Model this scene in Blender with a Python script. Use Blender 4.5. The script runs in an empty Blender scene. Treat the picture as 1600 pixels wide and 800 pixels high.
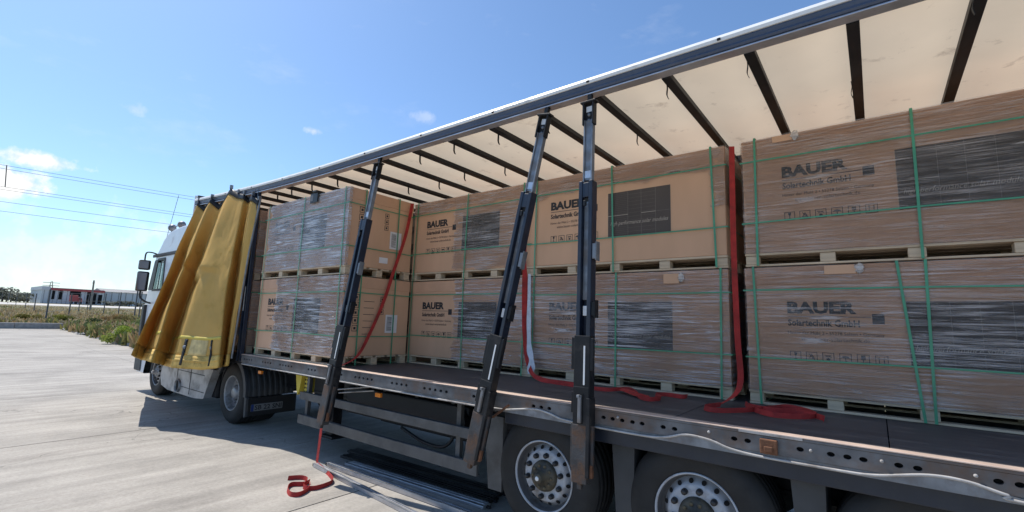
import bpy, bmesh, math, random
from mathutils import Vector, Matrix, noise
random.seed(7)
C = bpy.context.scene.collection
scene = bpy.context.scene
# ---------------------------------------------------------------- camera
YAW, PITCH, ROLL, F = .659966, .141214, .0320072, 731.3586
CAM = Vector((0, -3.53447, 1.84719))
_fw = Vector((-math.sin(YAW)*math.cos(PITCH), math.cos(YAW)*math.cos(PITCH), math.sin(PITCH)))
_r = Vector((math.cos(YAW), math.sin(YAW), 0)); _u = _r.cross(_fw)
CR = _r*math.cos(ROLL)+_u*math.sin(ROLL); CU = -_r*math.sin(ROLL)+_u*math.cos(ROLL)
cd = bpy.data.cameras.new('camera'); cam = bpy.data.objects.new('camera', cd); C.objects.link(cam)
M = Matrix.Identity(4)
for i in range(3):
    M[i][0] = CR[i]; M[i][1] = CU[i]; M[i][2] = -_fw[i]; M[i][3] = CAM[i]
cam.matrix_world = M
cd.sensor_width = 36; cd.lens = F/1600*36; cd.clip_start = .05; cd.clip_end = 8000
scene.camera = cam
def ray(u, v): return _fw+CR*((u-800)/F)-CU*((v-400)/F)
def at(u, v, axis, val):
    """survey helper: the point of the plane x/y/z = val that the photo shows at (u, v)"""
    d = ray(u, v); t = (val-CAM[axis])/d[axis]; return CAM+d*t
def AY(u, v, y): return at(u, v, 1, y)
def zt(x): return .015*min(max(-x-15, 0), 240)
def ground(u, v):
    lo, hi = 0.0, 3000.0; d = ray(u, v)
    for t10 in range(1, 4000):
        t = t10*.25; q = CAM+d*t
        if q.z <= zt(q.x): return Vector((q.x, q.y, zt(q.x)))
    return CAM+d*400
# ---------------------------------------------------------------- world and sun
LD = Vector((.65, .05, -1.0)).normalized()
elev = math.asin(-LD.z); az = math.atan2(-LD.x, -LD.y)
w = bpy.data.worlds.new('World'); scene.world = w; w.use_nodes = True
nt = w.node_tree; N = nt.nodes; L = nt.links; N.clear()
out = N.new('ShaderNodeOutputWorld'); bg = N.new('ShaderNodeBackground'); bg.inputs[1].default_value = .115
sky = N.new('ShaderNodeTexSky'); sky.sky_type = 'NISHITA'; sky.sun_disc = False
sky.sun_elevation = elev; sky.sun_rotation = az; sky.altitude = 90; sky.air_density = 1.0; sky.dust_density = .7; sky.ozone_density = 1.2
tc = N.new('ShaderNodeTexCoord')
def wmath(op, a, b=None, c=None, clamp=False):
    n = N.new('ShaderNodeMath'); n.operation = op; n.use_clamp = clamp
    for i, s in enumerate((a, b, c)):
        if s is None: continue
        if isinstance(s, (int, float)): n.inputs[i].default_value = s
        else: L.new(s, n.inputs[i])
    return n.outputs[0]
def wdot(v):
    n = N.new('ShaderNodeVectorMath'); n.operation = 'DOT_PRODUCT'; L.new(tc.outputs['Generated'], n.inputs[0]); n.inputs[1].default_value = v
    return n.outputs['Value']
nz = N.new('ShaderNodeTexNoise'); nz.inputs['Scale'].default_value = 24; nz.inputs['Detail'].default_value = 7; nz.inputs['Roughness'].default_value = .6
L.new(tc.outputs['Generated'], nz.inputs['Vector'])
nz2 = N.new('ShaderNodeTexNoise'); nz2.inputs['Scale'].default_value = 5; nz2.inputs['Detail'].default_value = 6; nz2.inputs['Roughness'].default_value = .62
mp = N.new('ShaderNodeMapping'); mp.inputs['Scale'].default_value = (1, 1, 2.6); L.new(tc.outputs['Generated'], mp.inputs[0]); L.new(mp.outputs[0], nz2.inputs['Vector'])
acc = None
# cumulus where the sky carries it: direction, half width, half height, density
for (u, v, rx, ry, dens) in ((58, 250, .050, .015, .95), (22, 283, .046, .022, 1.0), (40, 390, .12, .04, .28), (150, 396, .07, .03, .22),
                             (213, 171, .02, .012, .3), (490, 205, .017, .010, .6), (655, 184, .035, .014, .25), (262, 365, .03, .03, .4), (60, 445, .3, .035, .25), (110, 432, .6, .11, .30)):
    d = ray(u, v).normalized(); rt = Vector((0, 0, 1)).cross(d).normalized()*-1; up = rt.cross(d)
    a = wmath('DIVIDE', wdot(rt), rx); b = wmath('DIVIDE', wdot(up), ry)
    rr = wmath('SQRT', wmath('ADD', wmath('MULTIPLY', a, a), wmath('MULTIPLY', b, b)))
    t = wmath('SUBTRACT', 1.0, rr)
    t = wmath('ADD', t, wmath('MULTIPLY', wmath('SUBTRACT', nz.outputs[0], .5), 2.6))
    front = wmath('GREATER_THAN', wdot(d), .5)
    t = wmath('MULTIPLY', wmath('MULTIPLY', wmath('MULTIPLY', t, 1.6, clamp=True), dens), front)
    acc = t if acc is None else wmath('MAXIMUM', acc, t)
veil = wmath('MULTIPLY', wmath('SUBTRACT', nz2.outputs[0], .56, clamp=True), .7)
acc = wmath('MAXIMUM', acc, veil)
cm = N.new('ShaderNodeMix'); cm.data_type = 'RGBA'
cr = N.new('ShaderNodeValToRGB'); cr.color_ramp.elements[0].color = (.62, .7, .86, 1); cr.color_ramp.elements[1].color = (1, 1, 1, 1)
cr.color_ramp.elements[0].position = .38; cr.color_ramp.elements[1].position = .6
L.new(nz.outputs[0], cr.inputs[0])
cs = N.new('ShaderNodeVectorMath'); cs.operation = 'SCALE'; L.new(cr.outputs[0], cs.inputs[0]); cs.inputs['Scale'].default_value = 8.0
tint = N.new('ShaderNodeMix'); tint.data_type = 'RGBA'; tint.blend_type = 'MULTIPLY'; tint.inputs['Factor'].default_value = 1; L.new(sky.outputs[0], tint.inputs['A']); tint.inputs['B'].default_value = (.84, 1.03, 1.20, 1)
L.new(acc, cm.inputs['Factor']); L.new(tint.outputs['Result'], cm.inputs['A']); L.new(cs.outputs[0], cm.inputs['B'])
L.new(cm.outputs['Result'], bg.inputs[0]); L.new(bg.outputs[0], out.inputs[0])
sd = bpy.data.lights.new('sun', 'SUN'); sd.energy = 4.2; sd.angle = math.radians(.53); sd.color = (1, .95, .87)
so = bpy.data.objects.new('sun', sd); C.objects.link(so); so.rotation_euler = LD.to_track_quat('-Z', 'Y').to_euler(); so.location = (0, 0, 30)
scene.view_settings.view_transform = 'Standard'; scene.view_settings.look = 'None'; scene.view_settings.gamma = 1
scene.view_settings.exposure = .36
# ---------------------------------------------------------------- materials
def mat(name, col, rough=.6, metal=0, var=.25, scale=6, dirt=None, dirt_amt=.4, dirt_scale=2.5, bump=0, bscale=40, stretch=(1, 1, 1), spec=.5, trans=None, detail=6):
    m = bpy.data.materials.new(name); m.use_nodes = True; t = m.node_tree; n = t.nodes; l = t.links
    b = n['Principled BSDF']; b.inputs['Roughness'].default_value = rough; b.inputs['Metallic'].default_value = metal
    b.inputs['Specular IOR Level'].default_value = spec
    co = n.new('ShaderNodeTexCoord'); mp = n.new('ShaderNodeMapping'); mp.inputs['Scale'].default_value = stretch; l.new(co.outputs['Object'], mp.inputs[0])
    x = n.new('ShaderNodeTexNoise'); x.inputs['Scale'].default_value = scale; x.inputs['Detail'].default_value = detail; l.new(mp.outputs[0], x.inputs['Vector'])
    r = n.new('ShaderNodeValToRGB'); lo = [c*(1-var) for c in col]; hi = [min(1, c*(1+var)) for c in col]
    r.color_ramp.elements[0].position = .3; r.color_ramp.elements[1].position = .7
    r.color_ramp.elements[0].color = (*lo, 1); r.color_ramp.elements[1].color = (*hi, 1); l.new(x.outputs[0], r.inputs[0]); last = r.outputs[0]
    if dirt:
        y = n.new('ShaderNodeTexNoise'); y.inputs['Scale'].default_value = dirt_scale; y.inputs['Detail'].default_value = 9; y.inputs['Roughness'].default_value = .7; l.new(mp.outputs[0], y.inputs['Vector'])
        q = n.new('ShaderNodeMapRange'); q.inputs['From Min'].default_value = .62-dirt_amt*.4; q.inputs['From Max'].default_value = .72-dirt_amt*.1; l.new(y.outputs[0], q.inputs['Value'])
        k = n.new('ShaderNodeMix'); k.data_type = 'RGBA'; l.new(q.outputs[0], k.inputs['Factor']); l.new(last, k.inputs['A']); k.inputs['B'].default_value = (*dirt, 1); last = k.outputs['Result']
        rr = n.new('ShaderNodeMapRange'); rr.inputs['To Min'].default_value = rough; rr.inputs['To Max'].default_value = min(1, rough+.35); l.new(q.outputs[0], rr.inputs['Value']); l.new(rr.outputs[0], b.inputs['Roughness'])
        if metal:
            mm = n.new('ShaderNodeMapRange'); mm.inputs['To Min'].default_value = metal; mm.inputs['To Max'].default_value = 0; l.new(q.outputs[0], mm.inputs['Value']); l.new(mm.outputs[0], b.inputs['Metallic'])
    l.new(last, b.inputs['Base Color'])
    if bump:
        z = n.new('ShaderNodeTexNoise'); z.inputs['Scale'].default_value = bscale; z.inputs['Detail'].default_value = 5; l.new(mp.outputs[0], z.inputs['Vector'])
        bu = n.new('ShaderNodeBump'); bu.inputs['Strength'].default_value = bump; bu.inputs['Distance'].default_value = .01; l.new(z.outputs[0], bu.inputs['Height']); l.new(bu.outputs[0], b.inputs['Normal'])
    if trans:
        tr = n.new('ShaderNodeBsdfTranslucent'); l.new(last, tr.inputs[0]); ms = n.new('ShaderNodeMixShader'); ms.inputs[0].default_value = trans
        l.new(b.outputs[0], ms.inputs[1]); l.new(tr.outputs[0], ms.inputs[2]); l.new(ms.outputs[0], n['Material Output'].inputs[0])
    return m
m_concrete = mat('broomed_concrete', (.375, .345, .305), .9, var=.18, scale=1.5, stretch=(2.6, .3, 1), dirt=(.28, .255, .225), dirt_amt=.25, dirt_scale=.8, bump=.55, bscale=30)
def concrete_detail(m):
    t = m.node_tree; n = t.nodes; l = t.links; b = n['Principled BSDF']; src = b.inputs['Base Color'].links[0].from_socket; co = n.new('ShaderNodeTexCoord')
    g = n.new('ShaderNodeTexNoise'); g.inputs['Scale'].default_value = 26; g.inputs['Detail'].default_value = 8; g.inputs['Roughness'].default_value = .75; l.new(co.outputs['Object'], g.inputs['Vector'])
    r = n.new('ShaderNodeMapRange'); r.inputs['From Min'].default_value = .3; r.inputs['From Max'].default_value = .7; r.inputs['To Min'].default_value = .80; r.inputs['To Max'].default_value = 1.14; l.new(g.outputs[0], r.inputs['Value'])
    st = n.new('ShaderNodeTexNoise'); st.inputs['Scale'].default_value = .55; st.inputs['Detail'].default_value = 6; st.inputs['Roughness'].default_value = .68; l.new(co.outputs['Object'], st.inputs['Vector'])
    r2 = n.new('ShaderNodeMapRange'); r2.inputs['From Min'].default_value = .36; r2.inputs['From Max'].default_value = .56; r2.inputs['To Min'].default_value = .78; r2.inputs['To Max'].default_value = 1.0; l.new(st.outputs[0], r2.inputs['Value'])
    vo = n.new('ShaderNodeTexVoronoi'); vo.feature = 'DISTANCE_TO_EDGE'; vo.inputs['Scale'].default_value = .11; dn = n.new('ShaderNodeTexNoise'); dn.inputs['Scale'].default_value = 1.4; dn.inputs['Detail'].default_value = 7; l.new(co.outputs['Object'], dn.inputs['Vector'])
    ad = n.new('ShaderNodeVectorMath'); ad.operation = 'MULTIPLY_ADD'; l.new(dn.outputs['Color'], ad.inputs[0]); ad.inputs[1].default_value = (1.6, 1.6, 0); l.new(co.outputs['Object'], ad.inputs[2]); l.new(ad.outputs[0], vo.inputs['Vector'])
    r3 = n.new('ShaderNodeMapRange'); r3.inputs['From Min'].default_value = .0004; r3.inputs['From Max'].default_value = .0015; r3.inputs['To Min'].default_value = .62; r3.inputs['To Max'].default_value = 1.0; l.new(vo.outputs[0], r3.inputs['Value'])
    v = n.new('ShaderNodeMath'); v.operation = 'MULTIPLY'; l.new(r.outputs[0], v.inputs[0]); l.new(r2.outputs[0], v.inputs[1]); v2 = n.new('ShaderNodeMath'); v2.operation = 'MULTIPLY'; l.new(v.outputs[0], v2.inputs[0]); l.new(r3.outputs[0], v2.inputs[1])
    sc = n.new('ShaderNodeVectorMath'); sc.operation = 'SCALE'; l.new(src, sc.inputs[0]); l.new(v2.outputs[0], sc.inputs['Scale']); l.new(sc.outputs[0], b.inputs['Base Color'])
concrete_detail(m_concrete)
m_joint = mat('dirt_joint', (.10, .09, .075), .95)
m_soil = mat('dry_field_soil', (.20, .165, .10), .95, var=.35, scale=.3, dirt=(.13, .14, .06), dirt_amt=.6, dirt_scale=.08)
m_road = mat('pale_gravel_road', (.5, .47, .43), .95, var=.1)
m_kerb = mat('kerb_concrete', (.3, .29, .28), .9, var=.2)
m_card = mat('cardboard', (.65, .395, .25), .85, var=.07, scale=3, bump=.05, bscale=120, stretch=(1, 1, .3))
m_cardlid = mat('cardboard_lid', (.63, .375, .24), .85, var=.1, scale=3)
m_ink = mat('black_print', (.03, .028, .03), .7, var=.2)
m_panelprint = mat('grey_brown_panel_print', (.085, .068, .06), .75, var=.15, scale=2)
m_panelline = mat('pale_print_lines', (.2, .175, .155), .75, var=.1)
m_slogan = mat('slogan_print', (.42, .36, .3), .75, var=.1)
m_wood = mat('pale_pallet_wood', (.60, .47, .33), .8, var=.2, scale=5, stretch=(.5, 3, 6), dirt=(.36, .26, .17), dirt_amt=.15, bump=.2)
m_green = mat('green_plastic_band', (.07, .30, .17), .3, var=.15)
m_red = mat('red_webbing', (.42, .03, .026), .85, var=.3, scale=14, dirt=(.2, .03, .025), dirt_amt=.3, dirt_scale=7, bump=.3, bscale=300)
m_label = mat('white_paper_label', (.75, .73, .74), .7, var=.05)
m_deck = mat('dark_film_plywood', (.060, .058, .064), .55, var=.3, scale=3, stretch=(.6, 6, 1), dirt=(.17, .155, .14), dirt_amt=.25, dirt_scale=3, bump=.25, bscale=60)
m_galv = mat('galvanised_steel', (.22, .235, .26), .5, metal=.6, var=.3, scale=9, dirt=(.17, .14, .12), dirt_amt=.35, dirt_scale=3)
m_rail = mat('grimy_painted_rail', (.13, .13, .135), .6, metal=.2, var=.35, scale=7, dirt=(.15, .095, .065), dirt_amt=.35, dirt_scale=2.2)
m_bead = mat('worn_bright_edge', (.42, .40, .385), .6, var=.2, dirt=(.2, .17, .15), dirt_amt=.4, dirt_scale=4)
m_rimedge = mat('sunlit_rail_edge', (.62, .48, .40), .5, metal=.3, var=.2, scale=4)  # the sun's bright line along the rail edge is put into this colour
m_blue = mat('dark_blue_steel', (.010, .017, .036), .38, var=.3, scale=5, dirt=(.04, .04, .042), dirt_amt=.22)
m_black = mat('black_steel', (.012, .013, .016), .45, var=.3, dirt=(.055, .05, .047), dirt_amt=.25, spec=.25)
m_rusty = mat('rusty_steel', (.05, .05, .053), .6, metal=.2, var=.4, dirt=(.14, .07, .035), dirt_amt=.36, dirt_scale=5, bump=.3)
m_rust = mat('orange_rust', (.15, .065, .032), .85, var=.4, scale=12, bump=.4)
m_chassis = mat('chassis_paint', (.010, .011, .014), .6, var=.3)
m_apron = mat('navy_apron_paint', (.012, .018, .032), .42, var=.15, dirt=(.04, .04, .042), dirt_amt=.25)
m_guard = mat('grey_guard_aluminium', (.10, .103, .108), .5, metal=.4, var=.2, dirt=(.075, .07, .065), dirt_amt=.35)
m_alu = mat('aluminium_profile', (.55, .55, .58), .38, metal=.75, var=.15, dirt=(.35, .33, .33), dirt_amt=.2)
m_aluwhite = mat('white_roof_moulding', (.78, .78, .77), .4, var=.06, dirt=(.5, .49, .47), dirt_amt=.12)
m_bluegrey = mat('blue_grey_roof_channel', (.055, .075, .12), .38, var=.12, dirt=(.10, .11, .14), dirt_amt=.2)
m_roof = mat('cream_roof_tarpaulin', (.73, .61, .46), .7, var=.04, scale=2, dirt=(.50, .40, .30), dirt_amt=.07, dirt_scale=4.5, trans=.36)
m_curtain = mat('ochre_yellow_tarpaulin', (.82, .555, .17), .62, var=.07, scale=2.5, dirt=(.66, .42, .10), dirt_amt=.14, dirt_scale=1.6, bump=.25, bscale=12, trans=.42, spec=.3)
m_hem = mat('grimy_curtain_hem', (.68, .44, .11), .7, var=.25, scale=5, dirt=(.13, .09, .035), dirt_amt=.35)
m_stripe = mat('yellow_green_stripe', (.60, .47, .08), .5, var=.12)
m_farcurtain = mat('far_curtain_inside', (.16, .15, .14), .7, var=.15)
m_rubber = mat('tyre_rubber', (.014, .014, .015), .75, var=.3, scale=8, dirt=(.04, .037, .034), dirt_amt=.3, bump=.15)
m_rim = mat('white_wheel_paint', (.43, .45, .49), .5, var=.12, dirt=(.22, .19, .17), dirt_amt=.33, dirt_scale=5)
m_barrel = mat('dark_rim_barrel', (.13, .13, .135), .5, metal=.3, var=.25, dirt=(.06, .052, .045), dirt_amt=.4, dirt_scale=6)  # darker base colour than the lip and disc beside it
m_rimalu = mat('dull_alloy_wheel', (.32, .33, .35), .45, metal=.4, var=.15, dirt=(.10, .09, .085), dirt_amt=.3, dirt_scale=5)
m_hub = mat('greasy_hub', (.05, .045, .035), .5, var=.4, scale=14, dirt=(.14, .11, .06), dirt_amt=.35, dirt_scale=9)
m_nut = mat('black_plastic_cap', (.02, .02, .022), .45, var=.2)
m_dark = mat('black_recess', (.006, .006, .007), .9, var=.1)
m_cab = mat('silver_white_cab_paint', (.66, .69, .74), .3, var=.04, dirt=(.5, .51, .53), dirt_amt=.1)
m_skirt = mat('dusty_silver_skirt', (.44, .44, .45), .5, metal=.2, var=.12, dirt=(.24, .22, .20), dirt_amt=.35, dirt_scale=2.6)
m_plast = mat('black_plastic', (.025, .026, .028), .5, var=.2)
m_fender = mat('dusty_fender_plastic', (.04, .044, .05), .6, var=.2, dirt=(.08, .077, .073), dirt_amt=.3)
m_plate = mat('dull_number_plate', (.20, .205, .21), .5, var=.08, dirt=(.2, .19, .18), dirt_amt=.3)
m_platblue = mat('plate_blue', (.02, .05, .2), .5)
m_orange = mat('amber_lens', (.75, .22, .02), .25, var=.15)
m_yellow = mat('yellow_chock_plastic', (.55, .43, .05), .7, var=.12)
m_white = mat('white_paint', (.75, .75, .75), .5, var=.05)
m_wall = mat('warehouse_sheet', (.62, .63, .65), .6, var=.05)
m_redtrim = mat('red_trim', (.42, .08, .08), .6)
m_pole = mat('grey_pole', (.26, .24, .22), .8, var=.2)
m_fence = mat('fence_steel', (.13, .13, .14), .6, metal=.3, var=.2)
m_wire = mat('power_wire', (.26, .25, .20), .6)
m_trunk = mat('bark', (.08, .06, .045), .9, var=.3)
def mat_attr(name, rough=.85, trans=.25):
    m = bpy.data.materials.new(name); m.use_nodes = True; n = m.node_tree.nodes; l = m.node_tree.links
    a = n.new('ShaderNodeAttribute'); a.attribute_name = 'tint'; b = n['Principled BSDF']; b.inputs['Roughness'].default_value = rough; l.new(a.outputs['Color'], b.inputs['Base Color'])
    tr = n.new('ShaderNodeBsdfTranslucent'); l.new(a.outputs['Color'], tr.inputs[0]); ms = n.new('ShaderNodeMixShader'); ms.inputs[0].default_value = trans
    l.new(b.outputs[0], ms.inputs[1]); l.new(tr.outputs[0], ms.inputs[2]); l.new(ms.outputs[0], n['Material Output'].inputs[0]); return m
m_leaf = mat_attr('leaves')
def glass(name, col=(.75, .85, .88), a=.35):
    m = bpy.data.materials.new(name); m.use_nodes = True; n = m.node_tree.nodes; l = m.node_tree.links
    t = n.new('ShaderNodeBsdfTransparent'); t.inputs[0].default_value = (*col, 1); g = n.new('ShaderNodeBsdfGlossy'); g.inputs['Roughness'].default_value = .03
    f = n.new('ShaderNodeFresnel'); f.inputs[0].default_value = 1.5; ms = n.new('ShaderNodeMixShader'); l.new(f.outputs[0], ms.inputs[0]); l.new(t.outputs[0], ms.inputs[1]); l.new(g.outputs[0], ms.inputs[2]); l.new(ms.outputs[0], n['Material Output'].inputs[0]); return m
m_glass = glass('window_glass'); m_dglass = glass('tinted_glass', (.25, .3, .3))
m_mirror = mat('mirror_glass', (.25, .25, .27), .05, metal=1, var=.05)
def film(name, lo, hi, seed, base=(.88, .84, .86)):
    """clear stretch film: thin glossy layer, milkier for overlapping turns and for sky glare painted in, with long pulled wrinkles"""
    m = bpy.data.materials.new(name); m.use_nodes = True; n = m.node_tree.nodes; l = m.node_tree.links
    b = n['Principled BSDF']; b.inputs['Base Color'].default_value = (*base, 1); b.inputs['Roughness'].default_value = .22; b.inputs['Specular IOR Level'].default_value = .7
    co = n.new('ShaderNodeTexCoord'); mp = n.new('ShaderNodeMapping'); mp.inputs['Location'].default_value = (seed*3.1, seed, seed*1.7); mp.inputs['Rotation'].default_value = (0, .035, 0); mp.inputs['Scale'].default_value = (1.1, 1.1, 46); l.new(co.outputs['Object'], mp.inputs[0])
    a = n.new('ShaderNodeTexNoise'); a.inputs['Scale'].default_value = 1.6; a.inputs['Detail'].default_value = 5; a.inputs['Roughness'].default_value = .62; a.inputs['Distortion'].default_value = .7; l.new(mp.outputs[0], a.inputs['Vector'])
    mp2 = n.new('ShaderNodeMapping'); mp2.inputs['Location'].default_value = (seed, seed*2, seed); mp2.inputs['Scale'].default_value = (1.6, 1.6, 3.2); l.new(co.outputs['Object'], mp2.inputs[0])
    c = n.new('ShaderNodeTexNoise'); c.inputs['Scale'].default_value = 1.3; c.inputs['Detail'].default_value = 3; l.new(mp2.outputs[0], c.inputs['Vector'])
    s = n.new('ShaderNodeMapRange'); s.inputs['From Min'].default_value = .45; s.inputs['From Max'].default_value = .61; l.new(a.outputs[0], s.inputs['Value'])
    s2 = n.new('ShaderNodeMapRange'); s2.inputs['From Min'].default_value = .36; s2.inputs['From Max'].default_value = .64; s2.inputs['To Min'].default_value = .15; s2.inputs['To Max'].default_value = 1.0; l.new(c.outputs[0], s2.inputs['Value'])
    mu = n.new('ShaderNodeMath'); mu.operation = 'MULTIPLY'; l.new(s.outputs[0], mu.inputs[0]); l.new(s2.outputs[0], mu.inputs[1])
    # diagonal tension lines and bunched turns
    es = n.new('ShaderNodeMapRange'); es.inputs['From Min'].default_value = .60; es.inputs['From Max'].default_value = .70; es.inputs['To Max'].default_value = .9
    mx = n.new('ShaderNodeMath'); mx.operation = 'MAXIMUM'; l.new(mu.outputs[0], mx.inputs[0]); l.new(es.outputs[0], mx.inputs[1])
    rg = n.new('ShaderNodeMapRange'); rg.inputs['To Min'].default_value = lo; rg.inputs['To Max'].default_value = hi; l.new(mx.outputs[0], rg.inputs['Value'])
    bu = n.new('ShaderNodeBump'); bu.inputs['Strength'].default_value = 1.0; bu.inputs['Distance'].default_value = .012
    mp3 = n.new('ShaderNodeMapping'); mp3.inputs['Rotation'].default_value = (0, -.22, 0); mp3.inputs['Scale'].default_value = (1.4, 1.4, 13); l.new(co.outputs['Object'], mp3.inputs[0])
    e = n.new('ShaderNodeTexNoise'); e.inputs['Scale'].default_value = 1.5; e.inputs['Detail'].default_value = 4; e.inputs['Distortion'].default_value = 1.6; l.new(mp3.outputs[0], e.inputs['Vector'])
    l.new(e.outputs[0], es.inputs['Value'])
    hs = n.new('ShaderNodeMath'); hs.operation = 'MULTIPLY_ADD'; l.new(e.outputs[0], hs.inputs[0]); hs.inputs[1].default_value = 1.6; l.new(a.outputs[0], hs.inputs[2]); l.new(hs.outputs[0], bu.inputs['Height']); l.new(bu.outputs[0], b.inputs['Normal'])
    t = n.new('ShaderNodeBsdfTransparent'); t.inputs[0].default_value = (.975, .97, .97, 1); gl = n.new('ShaderNodeBsdfGlossy'); gl.inputs['Roughness'].default_value = .11; l.new(bu.outputs[0], gl.inputs['Normal'])
    fr = n.new('ShaderNodeFresnel'); fr.inputs[0].default_value = 1.45; l.new(bu.outputs[0], fr.inputs['Normal'])
    cl = n.new('ShaderNodeMixShader'); l.new(fr.outputs[0], cl.inputs[0]); l.new(t.outputs[0], cl.inputs[1]); l.new(gl.outputs[0], cl.inputs[2])
    ms = n.new('ShaderNodeMixShader'); l.new(rg.outputs[0], ms.inputs[0]); l.new(cl.outputs[0], ms.inputs[1]); l.new(b.outputs[0], ms.inputs[2]); l.new(ms.outputs[0], n['Material Output'].inputs[0]); return m
# ---------------------------------------------------------------- mesh helpers
def tag(o, label=None, cat=None, group=None, kind=None):
    if label: o['label'] = label
    if cat: o['category'] = cat
    if group: o['group'] = group
    if kind: o['kind'] = kind
    return o
def thing(name, label, cat, loc=(0, 0, 0), group=None, rot=(0, 0, 0)):
    o = bpy.data.objects.new(name, None); C.objects.link(o); o.location = loc; o.rotation_euler = rot; o.empty_display_size = .2
    return tag(o, label, cat, group)
class MB:
    def __init__(s): s.v = []; s.f = []; s.m = []; s.sm = []
    def add(s, vs, fs, m=0, smooth=False):
        o = len(s.v); s.v += [tuple(v) for v in vs]
        for f in fs: s.f.append([i+o for i in f]); s.m.append(m); s.sm.append(smooth)
        return s
    def box(s, x0, x1, y0, y1, z0, z1, m=0, R=None, c=None):
        vs = [Vector((x, y, z)) for x in (x0, x1) for y in (y0, y1) for z in (z0, z1)]
        if R: c = Vector(c or (0, 0, 0)); vs = [R@(v-c)+c for v in vs]
        return s.add(vs, [(0, 1, 3, 2), (4, 6, 7, 5), (0, 4, 5, 1), (2, 3, 7, 6), (0, 2, 6, 4), (1, 5, 7, 3)], m)
    def bar(s, a, b, wx, wz, m=0, side=(0, 1, 0)):
        """rectangular bar from a to b; wx along side x axis, wz along side"""
        a, b = Vector(a), Vector(b); d = (b-a).normalized(); q = Vector(side); q = (q-d*q.dot(d)).normalized(); p = d.cross(q)
        vs = [e+p*sx*wx/2+q*sz*wz/2 for e in (a, b) for sx, sz in ((-1, -1), (1, -1), (1, 1), (-1, 1))]
        return s.add(vs, [(0, 3, 2, 1), (4, 5, 6, 7), (0, 1, 5, 4), (1, 2, 6, 5), (2, 3, 7, 6), (3, 0, 4, 7)], m)
    def prism(s, poly, axis, a, b, m=0, smooth=False):
        n = len(poly)
        def P(q, h):
            if axis == 1: return (q[0], h, q[1])
            if axis == 0: return (h, q[0], q[1])
            return (q[0], q[1], h)
        vs = [P(q, a) for q in poly]+[P(q, b) for q in poly]
        s.add(vs, [(i, (i+1) % n, n+(i+1) % n, n+i) for i in range(n)], m, smooth)
        return s.add(vs, [tuple(range(n))[::-1], tuple(range(n, 2*n))], m)
    def tube(s, pts, r, n=8, m=0, caps=True):
        pts = [Vector(p) for p in pts]; k = len(pts); vs = []; ref = None
        for i, p in enumerate(pts):
            d = (pts[min(i+1, k-1)]-pts[max(i-1, 0)]).normalized()
            if ref is None: ref = d.orthogonal().normalized()
            ref = (ref-d*ref.dot(d)).normalized(); q = d.cross(ref); rr = r[i] if isinstance(r, (list, tuple)) else r
            vs += [p+(ref*math.cos(t)+q*math.sin(t))*rr for t in (2*math.pi*j/n for j in range(n))]
        s.add(vs, [(i*n+j, i*n+(j+1) % n, (i+1)*n+(j+1) % n, (i+1)*n+j) for i in range(k-1) for j in range(n)], m, True)
        if caps: s.add(vs, [tuple(range(n))[::-1], tuple(range((k-1)*n, k*n))], m)
        return s
    def lathe(s, prof, n=40, m=0, c=(0, 0, 0), axis=1, smooth=True):
        vs = []; k = len(prof)
        for r, h in prof:
            for j in range(n):
                t = 2*math.pi*j/n
                q = (r*math.cos(t), h, r*math.sin(t)) if axis == 1 else ((h, r*math.cos(t), r*math.sin(t)) if axis == 0 else (r*math.cos(t), r*math.sin(t), h))
                vs.append((q[0]+c[0], q[1]+c[1], q[2]+c[2]))
        return s.add(vs, [(i*n+j, i*n+(j+1) % n, (i+1)*n+(j+1) % n, (i+1)*n+j) for i in range(k-1) for j in range(n)], m, smooth)
    def disc(s, c, r, axis=1, n=14, m=0, rx=None):
        rx = rx or r; vs = []
        for j in range(n):
            t = 2*math.pi*j/n; a, b = rx*math.cos(t), r*math.sin(t)
            vs.append((c[0]+a, c[1], c[2]+b) if axis == 1 else (c[0], c[1]+a, c[2]+b))
        return s.add(vs, [tuple(range(n))], m)
    def ribbon(s, pts, wid, th=.003, m=0):
        """strip with thickness; wid = list of half width vectors"""
        k = len(pts); vs = []
        for i in range(k):
            p = Vector(pts[i]); wv = Vector(wid[i]); d = (Vector(pts[min(i+1, k-1)])-Vector(pts[max(i-1, 0)])).normalized(); nn = d.cross(wv).normalized()*th/2
            vs += [p-wv-nn, p+wv-nn, p+wv+nn, p-wv+nn]
        fs = [(i*4+j, i*4+(j+1) % 4, i*4+4+(j+1) % 4, i*4+4+j) for i in range(k-1) for j in range(4)]
        s.add(vs, fs, m, False); return s.add(vs, [(3, 2, 1, 0), (k*4-4, k*4-3, k*4-2, k*4-1)], m)
    def mesh(s, name, mats):
        me = bpy.data.meshes.new(name); me.from_pydata(s.v, [], s.f)
        for x in (mats if isinstance(mats, (list, tuple)) else [mats]): me.materials.append(x)
        me.polygons.foreach_set('material_index', s.m); me.polygons.foreach_set('use_smooth', s.sm); me.update(); return me
    def build(s, name, mats, parent=None, bevel=0, weld=False, loc=None, seg=2):
        me = s.mesh(name, mats)
        if weld:
            b = bmesh.new(); b.from_mesh(me); bmesh.ops.remove_doubles(b, verts=b.verts, dist=.0005); bmesh.ops.recalc_face_normals(b, faces=b.faces); b.to_mesh(me); b.free()
        return link(name, me, parent, bevel, loc, seg)
def link(name, me, parent=None, bevel=0, loc=None, seg=2):
    o = bpy.data.objects.new(name, me); C.objects.link(o)
    if parent: o.parent = parent
    if loc: o.location = loc
    if bevel:
        bm = o.modifiers.new('bevel', 'BEVEL'); bm.width = bevel; bm.segments = seg; bm.limit_method = 'ANGLE'; bm.angle_limit = math.radians(40); bm.harden_normals = False
    return o
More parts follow.
